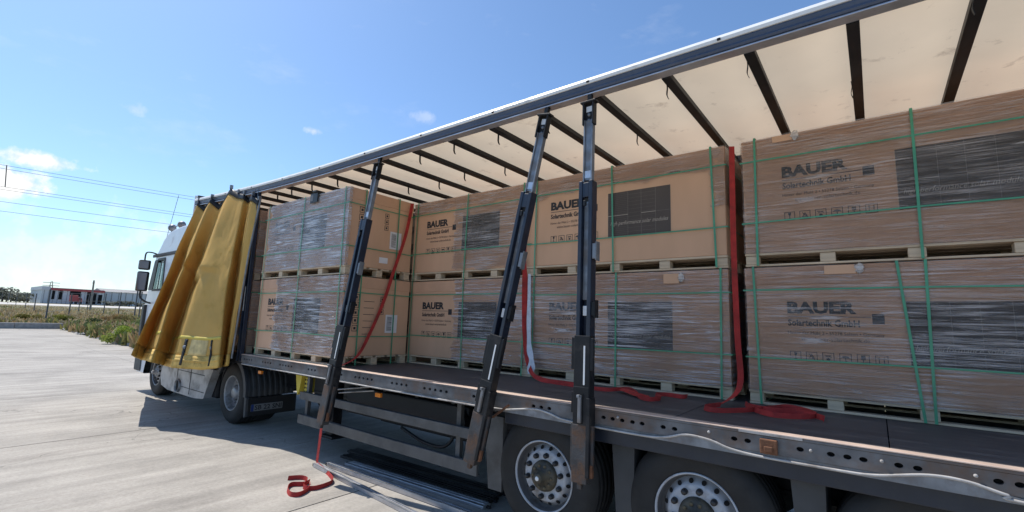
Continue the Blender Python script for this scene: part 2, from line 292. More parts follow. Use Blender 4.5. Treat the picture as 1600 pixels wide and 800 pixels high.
def smooth_path(pts, n=8):
    pts = [Vector(p) for p in pts]; res = []
    for i in range(len(pts)-1):
        p0, p1, p2, p3 = pts[max(i-1, 0)], pts[i], pts[i+1], pts[min(i+2, len(pts)-1)]
        for j in range(n):
            t = j/n; res.append(.5*((2*p1)+(p2-p0)*t+(2*p0-5*p1+4*p2-p3)*t*t+(3*p1-p0-3*p2+p3)*t**3))
    res.append(pts[-1]); return res
def text_mesh(s, x0, x1, z0, z1, m, bold=0, shear=0, y=0, axis=1, fity=True):
    """lettering as flat mesh fitted to a rectangle; axis 1: on a -y face, axis 0: on a +x face"""
    c = bpy.data.curves.new('lettering', 'FONT'); c.body = s; c.offset = bold; c.shear = shear; c.resolution_u = 2; c.size = 1
    o = bpy.data.objects.new('lettering', c); C.objects.link(o); dg = bpy.context.evaluated_depsgraph_get(); dg.update()
    me = bpy.data.meshes.new_from_object(o.evaluated_get(dg)); bpy.data.objects.remove(o)
    xs = [v.co.x for v in me.vertices]; ys = [v.co.y for v in me.vertices]; a, b, e, f = min(xs), max(xs), min(ys), max(ys)
    for v in me.vertices:
        X = x0+(v.co.x-a)/(b-a)*(x1-x0); Z = z0+(v.co.y-e)/(f-e)*(z1-z0)
        v.co = (X, y, Z) if axis == 1 else (y, X, Z)
    me.materials.clear(); me.materials.append(m); return me
# ================================================================ GROUND
gm = MB(); xs = [-3000, -1200, -500]+[-255+i*8 for i in range(31)]+[-10, 0, 10, 30, 100, 600, 3000]; ys = [-3000, -600, -150, -60, -30, 0, 4, 10, 30, 60, 150, 600, 3000]
gv = [(x, y, zt(x)-.035) for x in xs for y in ys]; ny = len(ys)
gm.add(gv, [(i*ny+j, (i+1)*ny+j, (i+1)*ny+j+1, i*ny+j+1) for i in range(len(xs)-1) for j in range(ny-1)])
tag(gm.build('field_ground', m_soil), kind='structure')
K1 = ground(0, 513.5); K2 = ground(98, 514); E2 = ground(210, 545)
XK = (K1.x+K2.x)/2
def edge_y(x): t = (x-K2.x)/(E2.x-K2.x); return max(K2.y+(E2.y-K2.y)*t, 3.2)
yard = MB(); jx = [-4.53-4.68*k for k in range(-4, 12)]; jx = sorted([x for x in jx if x > XK+1]+[XK, 16]); jy = [-40+5.2*k for k in range(10)]
yb = MB(); yb.add([(x, y, zt(x)-.02) for x in jx for y in (-40, edge_y(x))], [(2*i, 2*i+2, 2*i+3, 2*i+1) for i in range(len(jx)-1)])
yo = tag(yb.build('concrete_yard', m_joint), kind='structure')
for i in range(len(jx)-1):
    for j in range(len(jy)-1):
        xa, xb = jx[i]+.010, jx[i+1]-.010; ya = jy[j]+.004; n = 4
        if ya > edge_y(xa)-.3: continue
        m = MB(); vs = []
        for k in range(n+1):
            x = xa+(xb-xa)*k/n; yb_ = min(jy[j+1]-.004, edge_y(x)+random.uniform(-.12, .06) if jy[j+1] > edge_y(x) else 1e9); vs += [(x, ya, zt(x)), (x, yb_, zt(x)), (x, ya, zt(x)-.015), (x, yb_, zt(x)-.015)]
        for k in range(n):
            o = 4*k; m.add(vs, [(o, o+4, o+5, o+1), (o+2, o+6, o+4, o), (o+1, o+5, o+7, o+3)])
        m.add(vs, [(0, 1, 3, 2), (4*n, 4*n+2, 4*n+3, 4*n+1)])
        m.build('concrete_slab', m_concrete, yo)
kb = MB(); ky0 = K1.y-25
for k in range(12):
    a = ky0+(K2.y-ky0)*k/12; b = ky0+(K2.y-ky0)*(k+1)/12-.02; kb = MB().box(XK-.45, XK-.02, a, b, zt(XK)-.1, zt(XK)+.38); kb.build('kerb_stone', m_kerb, yo, bevel=.03)
rb = MB(); rb.add([(x, y, zt(x)-.0) for x in (-228, -176) for y in (-160, 120)], [(0, 2, 3, 1)]); tag(rb.build('far_road', m_road), kind='structure')
# ================================================================ TRAILER
tr = thing('curtainsider_trailer', 'long open-sided curtain trailer with cream roof lining and grey side rail, loaded with cartons', 'trailer', (0, 0, 0))
XF, XR = -11.15, 2.6
def camber(x): return .011*max(0, -6-x)**1.7
# deck
k = 0; x = XF+.1
while x < XR-.05:
    x2 = min(x+1.23, XR-.02)
    MB().box(x+.003, x2-.003, .03, 2.46, 1.165, 1.2).build('floor_panel', m_deck, tr, bevel=.003); x = x2
MB().box(XF, XR, .5, .56, 1.0, 1.16).box(XF, XR, 1.94, 2.0, 1.0, 1.16).build('floor_joist', m_chassis, tr)
# side rail with punched holes
RY = -.05
def rail_plate(x0, x1, z0, z1, holes, y):
    m = MB(); holes = sorted(holes); cuts = [x0]+[(holes[i][0]+holes[i+1][0])/2 for i in range(len(holes)-1)]+[x1]
    for (hx, hz, rx, rz), a, b in zip(holes, cuts[:-1], cuts[1:]):
        a2, b2 = max(a, hx-.08), min(b, hx+.08)
        if a2 > a: m.add([(a, y, z0), (a2, y, z0), (a2, y, z1), (a, y, z1)], [(0, 1, 2, 3)])
        if b2 < b: m.add([(b2, y, z0), (b, y, z0), (b, y, z1), (b2, y, z1)], [(0, 1, 2, 3)])
        oc = [(hx+rx*math.cos(t), hz+rz*math.sin(t)) for t in (math.pi*2*q/16 for q in range(16))]
        cx, cz = (a2+b2)/2, (z0+z1)/2; outp = []
        for ox, oz in oc:
            dx, dz = ox-hx, oz-hz; s = min([((b2-hx)/dx if dx > 0 else (a2-hx)/dx) if abs(dx) > 1e-6 else 1e9, ((z1-hz)/dz if dz > 0 else (z0-hz)/dz) if abs(dz) > 1e-6 else 1e9]); outp.append((hx+dx*s, hz+dz*s))
        for q in range(16):
            r = (q+1) % 16; m.add([(outp[q][0], y, outp[q][1]), (outp[r][0], y, outp[r][1]), (oc[r][0], y, oc[r][1]), (oc[q][0], y, oc[q][1])], [(0, 1, 2, 3)])
            m.add([(oc[q][0], y, oc[q][1]), (oc[r][0], y, oc[r][1]), (oc[r][0], y+.02, oc[r][1]), (oc[q][0], y+.02, oc[q][1])], [(0, 1, 2, 3)])
            # corner filler
            p, s2 = outp[q], outp[r]
            if abs(p[0]-s2[0]) > 1e-5 and abs(p[1]-s2[1]) > 1e-5:
                corner = (p[0] if abs(p[0]-a2) < 1e-5 or abs(p[0]-b2) < 1e-5 else s2[0], p[1] if abs(p[1]-z0) < 1e-5 or abs(p[1]-z1) < 1e-5 else s2[1])
                m.add([(p[0], y, p[1]), (corner[0], y, corner[1]), (s2[0], y, s2[1])], [(0, 1, 2)])
    return m
hx = [-1.742, -1.665, -1.586, -1.503, -1.427, -1.268, -1.185, -.791, -.71, -.566, -.416, -.259, -.179, -.104, .053, .133, .442, .517, .75, .84, 1.1, 1.2]
x = -2.25
while x > -8:
    for q in range(random.choice((3, 4, 4, 5))): hx.append(x-q*.082)
    x -= .62
holes = [(h, 1.132, .02, .014) for h in hx]
rail_plate(-8.2, XR, 1.075, 1.178, holes, RY).build('side_rail_face', m_rail, tr)
MB().box(-8.2, XR, -.012, .026, 1.07, 1.178).box(XF, -8.2, -.04, .026, 1.05, 1.178).build('side_rail', m_dark, tr)
MB().box(-8.2, XR, RY-.002, .026, 1.179, 1.196).build('side_rail_top', m_rail, tr, bevel=.004); MB().box(-8.2, XR, RY-.004, .028, 1.1965, 1.2045).build('side_rail_edge', m_rimedge, tr, bevel=.003)
MB().box(-8.2, XR, RY+.012, .02, 1.035, 1.073).build('side_rail_flange', m_galv, tr, bevel=.004)
bz = {-2.71: 1.062, -2.403: 1.108, -2.237: 1.092, -2.135: 1.068, -1.97: 1.056, -1.753: 1.05, -1.4: 1.05, -1.247: 1.068, -1.101: 1.108, -.939: 1.098, -.818: 1.066, -.628: 1.05, -.219: 1.05, -.05: 1.06, .173: 1.108, .327: 1.108, .469: 1.075, .65: 1.05, 2.5: 1.05}
MB().tube([(-8.15, RY-.008, 1.05), (-5, RY-.008, 1.05), (-3.1, RY-.008, 1.05)]+smooth_path([(a, RY-.008, b) for a, b in bz.items()], 6), .008, 8).build('edge_bead', m_bead, tr)
bp = [(a, b) for a, b in bz.items()]
for lo_, hi_ in ((-2.71, -1.97), (-1.4, -.628), (-.219, .65)):
    q = [(a, b) for a, b in bp if lo_ <= a <= hi_]; MB().prism(q+[(q[-1][0], 1.04), (q[0][0], 1.04)], 1, RY-.004, RY+.01).build('rail_recess_plate', m_galv, tr)
for bx, bzz in ((-.36, 1.135), (-.02, 1.14), (.36, 1.143), (-1.62, 1.15), (-.95, 1.15)):
    MB().lathe([(0, -.012), (.008, -.012), (.01, 0)], 10, c=(bx, RY, bzz)).build('rail_bolt', m_bead, tr)
MB().box(-.635, -.535, RY-.03, RY-.004, 1.075, 1.165).box(-.61, -.56, RY-.042, RY-.03, 1.09, 1.125).build('rusty_stake_pocket', m_rust, tr, bevel=.006)
MB().box(-.76, -.40, RY-.012, RY-.005, 1.185, 1.2).build('edge_wear_strip', m_bead, tr)
for lx in (-7.7, -4.71, 1.3):
    MB().box(lx-.05, lx+.05, .03, .07, .925, .975, 0).build('marker_lamp', m_orange, tr, bevel=.008)
# apron beam and chassis
MB().box(-2.78, XR, .015, .06, .925, 1.033).build('apron_beam', m_apron, tr, bevel=.008)
for yy in (.72, 1.72):
    MB().box(-9.6, XR, yy, yy+.06, .62, .66).box(-9.6, XR, yy+.02, yy+.04, .66, .98).box(-9.6, XR, yy, yy+.06, .98, 1.0).build('chassis_beam', m_chassis, tr)
for i in range(24):
    xx = -10.8+i*.56; MB().box(xx, xx+.05, .06, 2.44, 1.0, 1.16).build('cross_member', m_chassis, tr)
MB().box(-5.9, -3.6, .42, .68, .55, .9).build('equipment_box', m_chassis, tr, bevel=.02)
for yy in (.42, 1.9): MB().box(-6.35, -6.2, yy, yy+.15, .18, 1.0).box(-6.42, -6.12, yy-.04, yy+.2, .14, .18).build('landing_leg', m_black, tr, bevel=.01)
MB().box(-6.0, -3.3, 1.1, 2.35, .32, .98).box(-6.0, -3.3, 1.09, 1.1, .6, .62).build('added_shade_box', m_chassis, tr, bevel=.02)  # added block that keeps far-side light out from under the bed
MB().box(-8.0, -6.5, 2.38, 2.42, .3, .98).build('added_shade_panel', m_chassis, tr)  # added unseen panel shutting off the sunlit ground on the far side
for xx in (-1.74, -.43): MB().box(xx-.1, xx+.1, .7, 2.3, .35, .98).build('added_shade_block', m_chassis, tr, bevel=.02)  # boxes added between the axles to darken the underside
MB().box(-3.2, XR, 2.42, 2.46, .35, 1.0).build('added_shade_skirt', m_chassis, tr)  # added unseen sheet closing the far side so the underside stays dark
# underrun guard
def guard(z0, z1): return MB().box(-6.5, -3.14, .06, .09, z0, z1).box(-6.5, -3.14, .09, .115, z1-.012, z1).box(-6.5, -3.14, .09, .115, z0, z0+.012)
guard(.69, .79).build('guard_rail', m_guard, tr, bevel=.004); guard(.365, .485).build('guard_rail', m_guard, tr, bevel=.004)
for xx in (-3.46, -6.4): MB().box(xx-.03, xx+.03, .118, .17, .34, 1.0).build('guard_bracket', m_guard, tr, bevel=.004)
MB().prism([(-3.1, .95), (-2.86, .95), (-2.86, .28), (-3.02, .28)], 1, .1, .16).build('guard_end_plate', m_guard, tr, bevel=.005)
for a, b in (((-5.5, -.02, .93), (-4.9, .06, 1.02)), ((-5.42, -.02, .9), (-4.82, .06, .985))): MB().tube([a, b], .008, 6).build('step_rod', m_bead, tr)
MB().prism([(-6.72, 1.0), (-6.55, 1.0), (-6.6, .78), (-6.64, .72), (-6.67, .8)], 1, .1, .2).box(-6.54, -6.43, .14, .24, .76, .98).build('wheel_chock', m_yellow, tr, bevel=.01)
m_yellow.node_tree.nodes['Principled BSDF'].inputs['Roughness'].default_value = .7
h = MB()
for r_ in range(4):
    for c_ in range(2): h.disc((-6.51+c_*.05, .137, .78+r_*.055), .016)
h.build('chock_hole', m_dark, tr)
# hoses under the bed
MB().tube(smooth_path([(-3.9, .5, .95), (-3.86, .48, .6), (-4.0, .46, .42), (-4.4, .5, .4), (-4.8, .5, .5)]), .02, 8).build('air_hose', m_nut, tr)
MB().tube([(-3.75, .35, .75), (-3.75, 2.1, .75)], .16, 18).build('air_tank', m_chassis, tr)
# wheels
def make_wheel(parent, x, y, z, R, wdt, paint, hubm, trailer=True, n_nuts=10):
    wh = bpy.data.objects.new('wheel', None); C.objects.link(wh); wh.parent = parent; wh.location = (x, y, z); wh.empty_display_size = .1
    r0 = R*.56
    prof = [(r0*.98, .012), (r0*1.03, -.006), (r0*1.12, -.014), (R*.78, -.022), (R*.86, -.016), (R*.93, .004), (R*.955, .02), (R*.985, .035)]
    gro = [.06, .075, .13, .145, .20, .215, .27, .285]
    h_ = .045; up = True
    for g in gro:
        if g > wdt-.05: break
        prof.append((R if up else R*.975, g)); prof.append((R*.975 if up else R, g+.003)); up = not up
    prof += [(R, wdt-.04), (R*.94, wdt), (r0, wdt), (r0*.98, wdt-.02)]
    MB().lathe(prof, 56).build('tyre', m_rubber, wh)
    if trailer:   # offset 0: disc bulges outwards
        rp = [(r0*1.02, .0), (r0*1.015, -.012), (r0*.985, -.014), (r0*.965, .0), (r0*.925, .045), (r0*.89, .095), (r0*.83, .085), (r0*.79, .06), (r0*.735, .03), (r0*.70, .022), (r0*.66, .02), (r0*.36, .02)]
        MB().lathe(rp[:4], 56).build('rim', paint, wh); MB().lathe(rp[3:7], 56).build('rim_barrel', m_barrel, wh); MB().lathe([(r0*.87, .092)]+rp[7:], 56).build('wheel_disc', paint, wh); face = .02; nut_r = r0*.59; hub_r = r0*.44; vent_r = r0*.785; vent_y = .047
        MB().lathe([(0, -.10), (r0*.12, -.10), (r0*.15, -.09), (r0*.17, -.03), (r0*.36, -.02), (r0*.43, -.005), (r0*.45, .02)], 32).build('hub', hubm, wh)
        hbm = MB().lathe([(0, -.032), (.014, -.032), (.016, -.01)], 6).mesh('hub_bolt', hubm)
        for q in range(10):
            t = 2*math.pi*q/10; link('hub_bolt', hbm, wh, loc=(r0*.32*math.cos(t), 0, r0*.32*math.sin(t)))
        MB().lathe([(0, -.104), (r0*.06, -.104), (r0*.07, -.098)], 8).build('hub_badge', m_white, wh)
    else:
        rp = [(r0*1.02, .0), (r0*1.015, -.012), (r0*.97, -.012), (r0*.94, .01), (r0*.92, .09), (r0*.88, .13), (r0*.8, .13), (r0*.5, .135), (r0*.45, .10)]
        MB().lathe(rp, 48).build('rim', paint, wh); face = .13; nut_r = r0*.64; hub_r = r0*.4; vent_r = r0*.8; vent_y = .127
        MB().lathe([(0, .02), (r0*.28, .02), (r0*.34, .035), (r0*.40, .10), (r0*.45, .12)], 28).build('hub', hubm, wh)
    nm = MB().lathe([(0, -.045), (.013, -.045), (.021, -.034), (.023, -.012), (.023, 0)], 10).mesh('wheel_nut', m_nut if trailer else m_galv)
    for q in range(n_nuts):
        t = 2*math.pi*(q+.3)/n_nuts; link('wheel_nut', nm, wh, loc=(nut_r*math.cos(t), face, nut_r*math.sin(t)))
    for q in range(16 if trailer else 10):
        t = 2*math.pi*(q+.5)/(16 if trailer else 10); cx, cz = vent_r*math.cos(t), vent_r*math.sin(t); rad = Vector((math.cos(t), 0, math.sin(t))); tan = Vector((-math.sin(t), 0, math.cos(t)))
        slope = Vector((rad.x, .75 if trailer else 0, rad.z)).normalized(); nrm = tan.cross(slope).normalized()
        if nrm.y > 0: nrm = -nrm
        ce = Vector((cx, vent_y, cz))+nrm*.004
        MB().add([ce+tan*(.017*math.cos(a))+slope*(.021*math.sin(a)) for a in (2*math.pi*j/12 for j in range(12))], [tuple(range(12))]).build('vent_hole', m_dark, wh)
    MB().box(-.06, .06, .12, 1.2, -.06, .06).build('axle_end', m_chassis, wh)
    return wh
for xx in (-2.395, -1.09, .215): make_wheel(tr, xx, .1, .522, .525, .37, m_rim, m_hub)
for xx in (-1.66, -.41): MB().prism([(xx-.09, .92), (xx+.10, .92), (xx+.09, .30), (xx-.05, .30)], 1, .12, .50).build('mud_flap', m_fender, tr, bevel=.006)
for xx in (-2.395, -1.09, .215): make_far = MB().lathe([(.3, 0), (.5, 0), (.525, .04), (.525, .33), (.5, .37), (.3, .37)], 32).build('far_tyre', m_rubber, tr, loc=(xx, 2.05, .522))
# roof: moulding, channel, bows, tarpaulin
def sweep(prof, m_, name, x0=XF, x1=XR, n=28):
    m = MB(); vs = []; k_ = len(prof)
    for i in range(n+1):
        x = x0+(x1-x0)*i/n; c = camber(x); vs += [(x, y, z+c) for y, z in prof]
    m.add(vs, [(i*k_+j, i*k_+(j+1) % k_, (i+1)*k_+(j+1) % k_, (i+1)*k_+j) for i in range(n) for j in range(k_)], 0, False)
    m.add(vs, [tuple(range(k_)), tuple(range(n*k_, n*k_+k_))[::-1]]); return m.build(name, m_, tr, bevel=.003)
sweep([(-.065, 3.975), (-.07, 4.0), (-.055, 4.03), (0, 4.045), (.06, 4.045), (.06, 3.975)], m_aluwhite, 'roof_moulding')
sweep([(-.052, 3.9), (-.062, 3.915), (-.05, 3.935), (-.058, 3.96), (-.055, 3.973), (.0, 3.973), (.0, 3.9)], m_bluegrey, 'roof_channel')
sweep([(-.058, 3.875), (-.058, 3.885), (-.045, 3.898), (.04, 3.898), (.04, 3.875)], m_alu, 'roof_lip')
sweep([(2.44, 3.875), (2.44, 4.04), (2.5, 4.04), (2.5, 3.875)], m_bluegrey, 'far_roof_rail')
rv = MB(); n = 220; vs = []; ry = [.041, .25, .5, .9, 1.3, 1.7, 2.1, 2.44]
for i in range(n+1):
    x = XF+(XR-XF)*i/n
    vs += [(x, y, 3.936+camber(x)+.006*noise.noise((x*1.7, y*1.5, 0))+.012*math.cos(2*math.pi*(x+10.54)/.62)+.008*noise.noise((x*4.5+y*2, y*2.5, 4))) for y in ry]
rv.add(vs, [(i*8+j, (i+1)*8+j, (i+1)*8+j+1, i*8+j+1) for i in range(n) for j in range(7)], 0, True); rv.build('roof_tarpaulin', m_roof, tr)
stains = MB()
xb = -10.54
while xb < XR:
    c = camber(xb)
    b_ = MB().box(xb-.037, xb+.037, .042, 2.438, 3.868+c, 3.918+c).build('roof_bow', m_black, tr, bevel=.004)
    for yy in (random.uniform(.12, .25), random.uniform(.9, 1.1)):
        if random.random() < .65: MB().ribbon(smooth_path([(xb-.04, yy, 3.9+c), (xb-.037, yy, 3.85+c), (xb-.045, yy+.01, 3.80+c), (xb-.035, yy+.02, 3.765+c)], 4), [Vector((0, .012, 0))]*13, .004).build('tie_strap', m_black, b_)
    xb += .62
for bx in [-9.6+1.1*q for q in range(11)]: MB().box(bx-.012, bx+.012, -.075, -.068, 3.982+camber(bx), 4.0+camber(bx)).build('moulding_rivet', m_black, tr)
# front wall, far curtain
MB().box(XF-.06, XF, -.02, 2.5, 1.05, 4.3).build('front_wall', m_fender, tr, bevel=.02)
MB().tube([(XF-.03, -.03, 1.05), (XF-.03, -.03, 4.28)], .03, 8).build('front_wall_seal', m_white, tr)
fc = MB(); fc.box(XF, XR, 2.47, 2.49, 1.2, 3.9); fc.build('far_side_curtain', m_farcurtain, tr)
for zz in (1.7, 2.2, 2.7, 3.2, 3.55): MB().box(XF+.1, XR-.1, 2.43, 2.455, zz, zz+.11).build('side_lath', m_fender, tr)
# front stake by the curtain
MB().box(-8.37, -8.23, -.03, .0, 1.08, 3.98).box(-8.37, -8.345, -.06, -.03, 1.08, 3.98).box(-8.255, -8.23, -.06, -.03, 1.08, 3.98).build('fixed_stake', m_blue, tr, bevel=.004)
for zz in (1.5, 2.1, 2.7, 3.3): MB().box(-8.5, -8.375, -.04, .0, zz, zz+.13).build('lath_pocket', m_galv, tr, bevel=.006)
MB().tube([(-8.3, -.062, 1.9), (-8.3, -.062, 2.3)], .008, 6).build('stake_handle', m_bead, tr)
# ================================================================ SLIDING POSTS
def sliding_post(top, bot, label):
    top = Vector(top); bot = Vector(bot); zx = (top-bot).normalized(); xx = Vector((1, 0, 0)); xx = (xx-zx*xx.dot(zx)).normalized(); yx = zx.cross(xx)
    t = thing('sliding_post', label, 'post', top, 'sliding roof posts of the trailer'); Ln = (top-bot).length
    t.rotation_euler = Matrix((xx, yx, zx)).transposed().to_euler()
    # local frame: z down is negative
    zz = lambda q: -Ln*q
    MB().box(-.042, .042, -.02, .02, zz(.30), zz(.07)).box(-.045, -.03, -.032, -.02, zz(.30), zz(.07)).box(.03, .045, -.032, -.02, zz(.30), zz(.07)).build('inner_tube', m_galv, t, bevel=.003)
    MB().box(-.03, .03, -.024, -.0205, zz(.235), zz(.215)).build('weld_band', m_alu, t)
    MB().box(-.04, .04, -.0225, -.0203, zz(.30), zz(.24)).build('rust_patch', m_rusty, t)
    hd = MB().box(-.055, -.04, -.045, .02, zz(.085), zz(.02)).box(.04, .055, -.045, .02, zz(.085), zz(.02)).box(-.05, .05, -.01, .02, zz(.085), zz(.025)).box(-.075, .075, -.05, .025, zz(.022), zz(.017)).box(-.02, .02, -.02, .02, zz(.018), .04)
    hd.build('roller_head', m_black, t, bevel=.004)
    for q_ in (.055, .072): MB().lathe([(0, -.012), (.014, -.012), (.016, 0)], 12, c=(0, -.012, zz(q_))).build('head_bolt', m_galv, t)
    MB().box(-.03, .03, -.013, -.0115, zz(.046), zz(.03)).build('head_slot', m_white, t)
    # outer sleeve: C channel with two flanges
    MB().box(-.065, -.03, -.06, .03, zz(.685), zz(.245)).box(.03, .065, -.06, .03, zz(.685), zz(.245)).box(-.03, .03, .0, .03, zz(.685), zz(.247)).box(-.03, .03, -.057, .0, zz(.29), zz(.25)).build('outer_sleeve', m_blue, t, bevel=.005)
    MB().box(-.028, .028, -.022, -.001, zz(.56), zz(.295)).build('sleeve_insert', m_galv, t, bevel=.002)
    MB().box(-.012, .012, -.075, -.055, zz(.315), zz(.30)).build('sleeve_stop', m_black, t, bevel=.003)
    MB().box(.066, .10, -.05, .01, zz(.455), zz(.415)).box(.10, .108, -.055, .012, zz(.46), zz(.41)).build('lath_clip', m_galv, t, bevel=.004)
    MB().box(.066, .095, -.05, .01, zz(.60), zz(.565)).box(.095, .103, -.055, .012, zz(.605), zz(.56)).build('lath_clip', m_black, t, bevel=.004)
    MB().box(-.02, .02, -.03, -.018, zz(.60), zz(.575)).build('lock_tab', m_white, t, bevel=.003)
    MB().box(-.1, .1, -.065, -.035, zz(.735), zz(.655)).box(-.072, .072, -.07, .02, zz(.86), zz(.65)).build('clamp_body', m_black, t, bevel=.006)
    MB().box(.018, .032, -.074, -.0695, zz(.77), zz(.675)).build('white_stripe', m_white, t)
    MB().box(-.07, .07, -.075, .02, zz(.87), zz(.775)).box(.05, .082, -.08, .02, zz(.985), zz(.80)).build('lower_body', m_black, t, bevel=.005)
    MB().box(-.024, .024, -.079, -.0745, zz(.862), zz(.79)).build('lever_recess', m_dark, t)
    MB().box(-.014, .014, -.1, -.078, zz(.86), zz(.795)).box(-.012, .012, -.125, -.095, zz(.80), zz(.793)).build('lock_lever', m_galv, t, bevel=.004)
    MB().box(-.095, -.072, -.06, -.01, zz(.84), zz(.79)).build('side_catch', m_black, t, bevel=.004)
    MB().box(-.07, .062, -.078, .01, zz(1.0), zz(.865)).box(-.1, -.07, -.05, -.03, zz(.97), zz(.865)).box(.062, .1, -.05, -.02, zz(.97), zz(.865)).box(-.03, .01, -.06, -.02, zz(1.015), zz(1.0)).build('foot_bracket', m_rusty, t, bevel=.005)
    MB().box(.07, .1, -.06, -.025, zz(.985), zz(.955)).build('foot_catch', m_rust, t, bevel=.004)
    return t
sliding_post((-1.89, -.035, 3.86), AY(912, 752, -.08), 'upright steel sliding post in front of the carton with the dark panel print')
sliding_post((-2.345, -.035, 3.86), AY(741, 722, -.16), 'slanting steel post in the middle, its worn foot before the long side guard')
sliding_post((-4.9, -.035, 3.86), AY(508, 662, -.33), 'slanting steel post at the corner of the near left stack, red strap behind it')
MB().bar(AY(795, 655-22, -.08), AY(770, 652, -.10), .014, .03).build('orange_lever', m_rust, tr)
# ================================================================ CURTAIN
cu = thing('tarpaulin_curtain', 'bunched ochre yellow side curtain hanging in folds beside the cab', 'curtain', (-9.7, -.05, 3.95))
# creases: top (u, v, y) and bottom (u, v, y) read off the photo
cre = [((311, 317, .03), (222, 563, -.05)), ((311, 314, -.06), (205, 555, -1.0)), ((322, 323, .02), (221, 562, -.66)), ((331, 309, -.09), (237, 566, -.86)), ((345, 320, .02), (256, 571, -.46)),
       ((361, 295, -.10), (271, 575, -.66)), ((373, 302, -.07), (316, 578, -.46)), ((382, 304, -.06), (341, 575, -.34)), ((389, 309, .01), (349, 573, -.06)), ((395, 306, -.08), (353, 572, -.2)), ((405, 313, -.04), (357, 571, -.16))]
rows = 60; sub = 10; ridge = [0, 0, 0, 1, 0, 1, 1, 1, 0, 1, 0]
def crease(i, t):
    (tu, tv, ty), (bu, bv, by) = cre[i]; A = AY(tu, tv, ty); B = AY(bu, bv, by); P = A.lerp(B, t)
    P.y += (-.05 if ridge[i] else .0)*math.sin(math.pi*t)*(.4 if i > 7 else 1)
    s_ = math.sin(t*9+i*1.7)*.010+noise.noise((i*3.1, t*5, 0))*.022
    P.y += s_*math.sin(math.pi*min(1, t*1.2)); P.x += s_*.6*math.sin(math.pi*t); return P
cv = []; nc = (len(cre)-1)*sub+1
for r in range(rows+1):
    t = r/rows; K = [crease(i, t) for i in range(len(cre))]
    for i in range(len(cre)-1):
        a, b = K[i], K[i+1]; p0 = K[max(i-1, 0)]; p3 = K[min(i+2, len(K)-1)]
        for s in range(sub):
            f = s/sub; lin = a.lerp(b, f)
            g = .5*((2*a)+(b-p0)*f+(2*p0-5*a+4*b-p3)*f*f+(3*a-p0-3*b+p3)*f**3); q = lin.lerp(g, .2)
            wr = (1-abs(noise.noise((q.x*2.6+q.z*.9, q.z*.8-q.x*.7, 8.1))))**6*.022-.006+(1-abs(noise.noise((q.x*5-q.z*1.6, q.z*1.3, 5.7))))**8*.010+noise.noise((q.x*2.2, q.z*1.6, 3.3))*.016+noise.noise((q.x*7, q.z*2.3, 1.3))*.006; q = q.copy(); q.y += wr*math.sin(math.pi*f)*min(1, 3*t+.2)
            # buckled kinks about half way down two folds
            for (ci, ct, amp) in ((4.5, .50, .03), (3.5, .46, .03), (5.3, .47, .035)):
                dd = ((i+f-ci)/.55)**2+((t-ct)/.055)**2
                if dd < 4: q.y += amp*math.exp(-dd)*(1 if t > ct else -1)
            cv.append(q)
    cv.append(K[-1])
off = Vector((-9.7, -.05, 3.95))
def cut(r0, r1, c0, c1, push=0):
    m = MB(); idx = {}; vs = []
    for r in range(r0, r1+1):
        for c in range(c0, c1+1):
            q = cv[r*nc+c]; idx[(r, c)] = len(vs); vs.append(q-off+Vector((0, push, 0)))
    return m.add(vs, [(idx[(r, c)], idx[(r, c+1)], idx[(r+1, c+1)], idx[(r+1, c)]) for r in range(r0, r1) for c in range(c0, c1)], 0, True)
def solid(o, th): s = o.modifiers.new('thick', 'SOLIDIFY'); s.thickness = th; s.offset = 0; return o
solid(cut(2, 56, 0, nc-1).build('curtain_fabric', m_curtain, cu), .006)
solid(cut(56, 60, 0, nc-1, -.004).build('bottom_hem', m_hem, cu), .016)
solid(cut(0, 2, 0, nc-1, -.002).build('top_hem', m_black, cu), .02)
solid(cut(50, 51, 24, nc-12, -.005).build('reflective_stripe', m_stripe, cu), .004)
for c in (52, 63):
    st = solid(cut(51, 59, c, c+1, -.012).build('buckle_strap', m_black, cu), .006)
    solid(cut(53, 54, c, c+1, -.02).build('buckle', m_galv, st), .008)
solid(cut(0, 60, 88, 89, -.008).build('weld_seam', m_hem, cu), .003)
solid(cut(57, 58, 12, nc-12, -.012).build('hem_stitching', m_hem, cu), .003)
solid(cut(51, 59, 78, 79, -.014).build('buckle_strap', m_black, cu), .006)
solid(cut(50, 56, 54, 61, -.005).build('repair_patch', mat('faded_patch', (.62, .47, .2), .55, var=.3, scale=9), cu), .003)
for i in range(1, len(cre), 1):
    q = cv[i*sub]-off; MB().box(q.x-.02, q.x+.02, q.y-.02, q.y+.03, q.z, q.z+.07).build('curtain_roller', m_galv, cu, bevel=.004)
tens = [AY(407, 312, -.1)-off, AY(388, 400, -.14)-off, AY(362, 560, -.18)-off]; MB().tube(tens, .016, 8).build('tension_pole', m_galv, cu)
MB().tube(smooth_path([AY(353, 575, -.2)-off, AY(349, 585, -.2)-off, AY(347, 594, -.19)-off], 4), .008, 6).build('dangling_cord', m_black, cu)
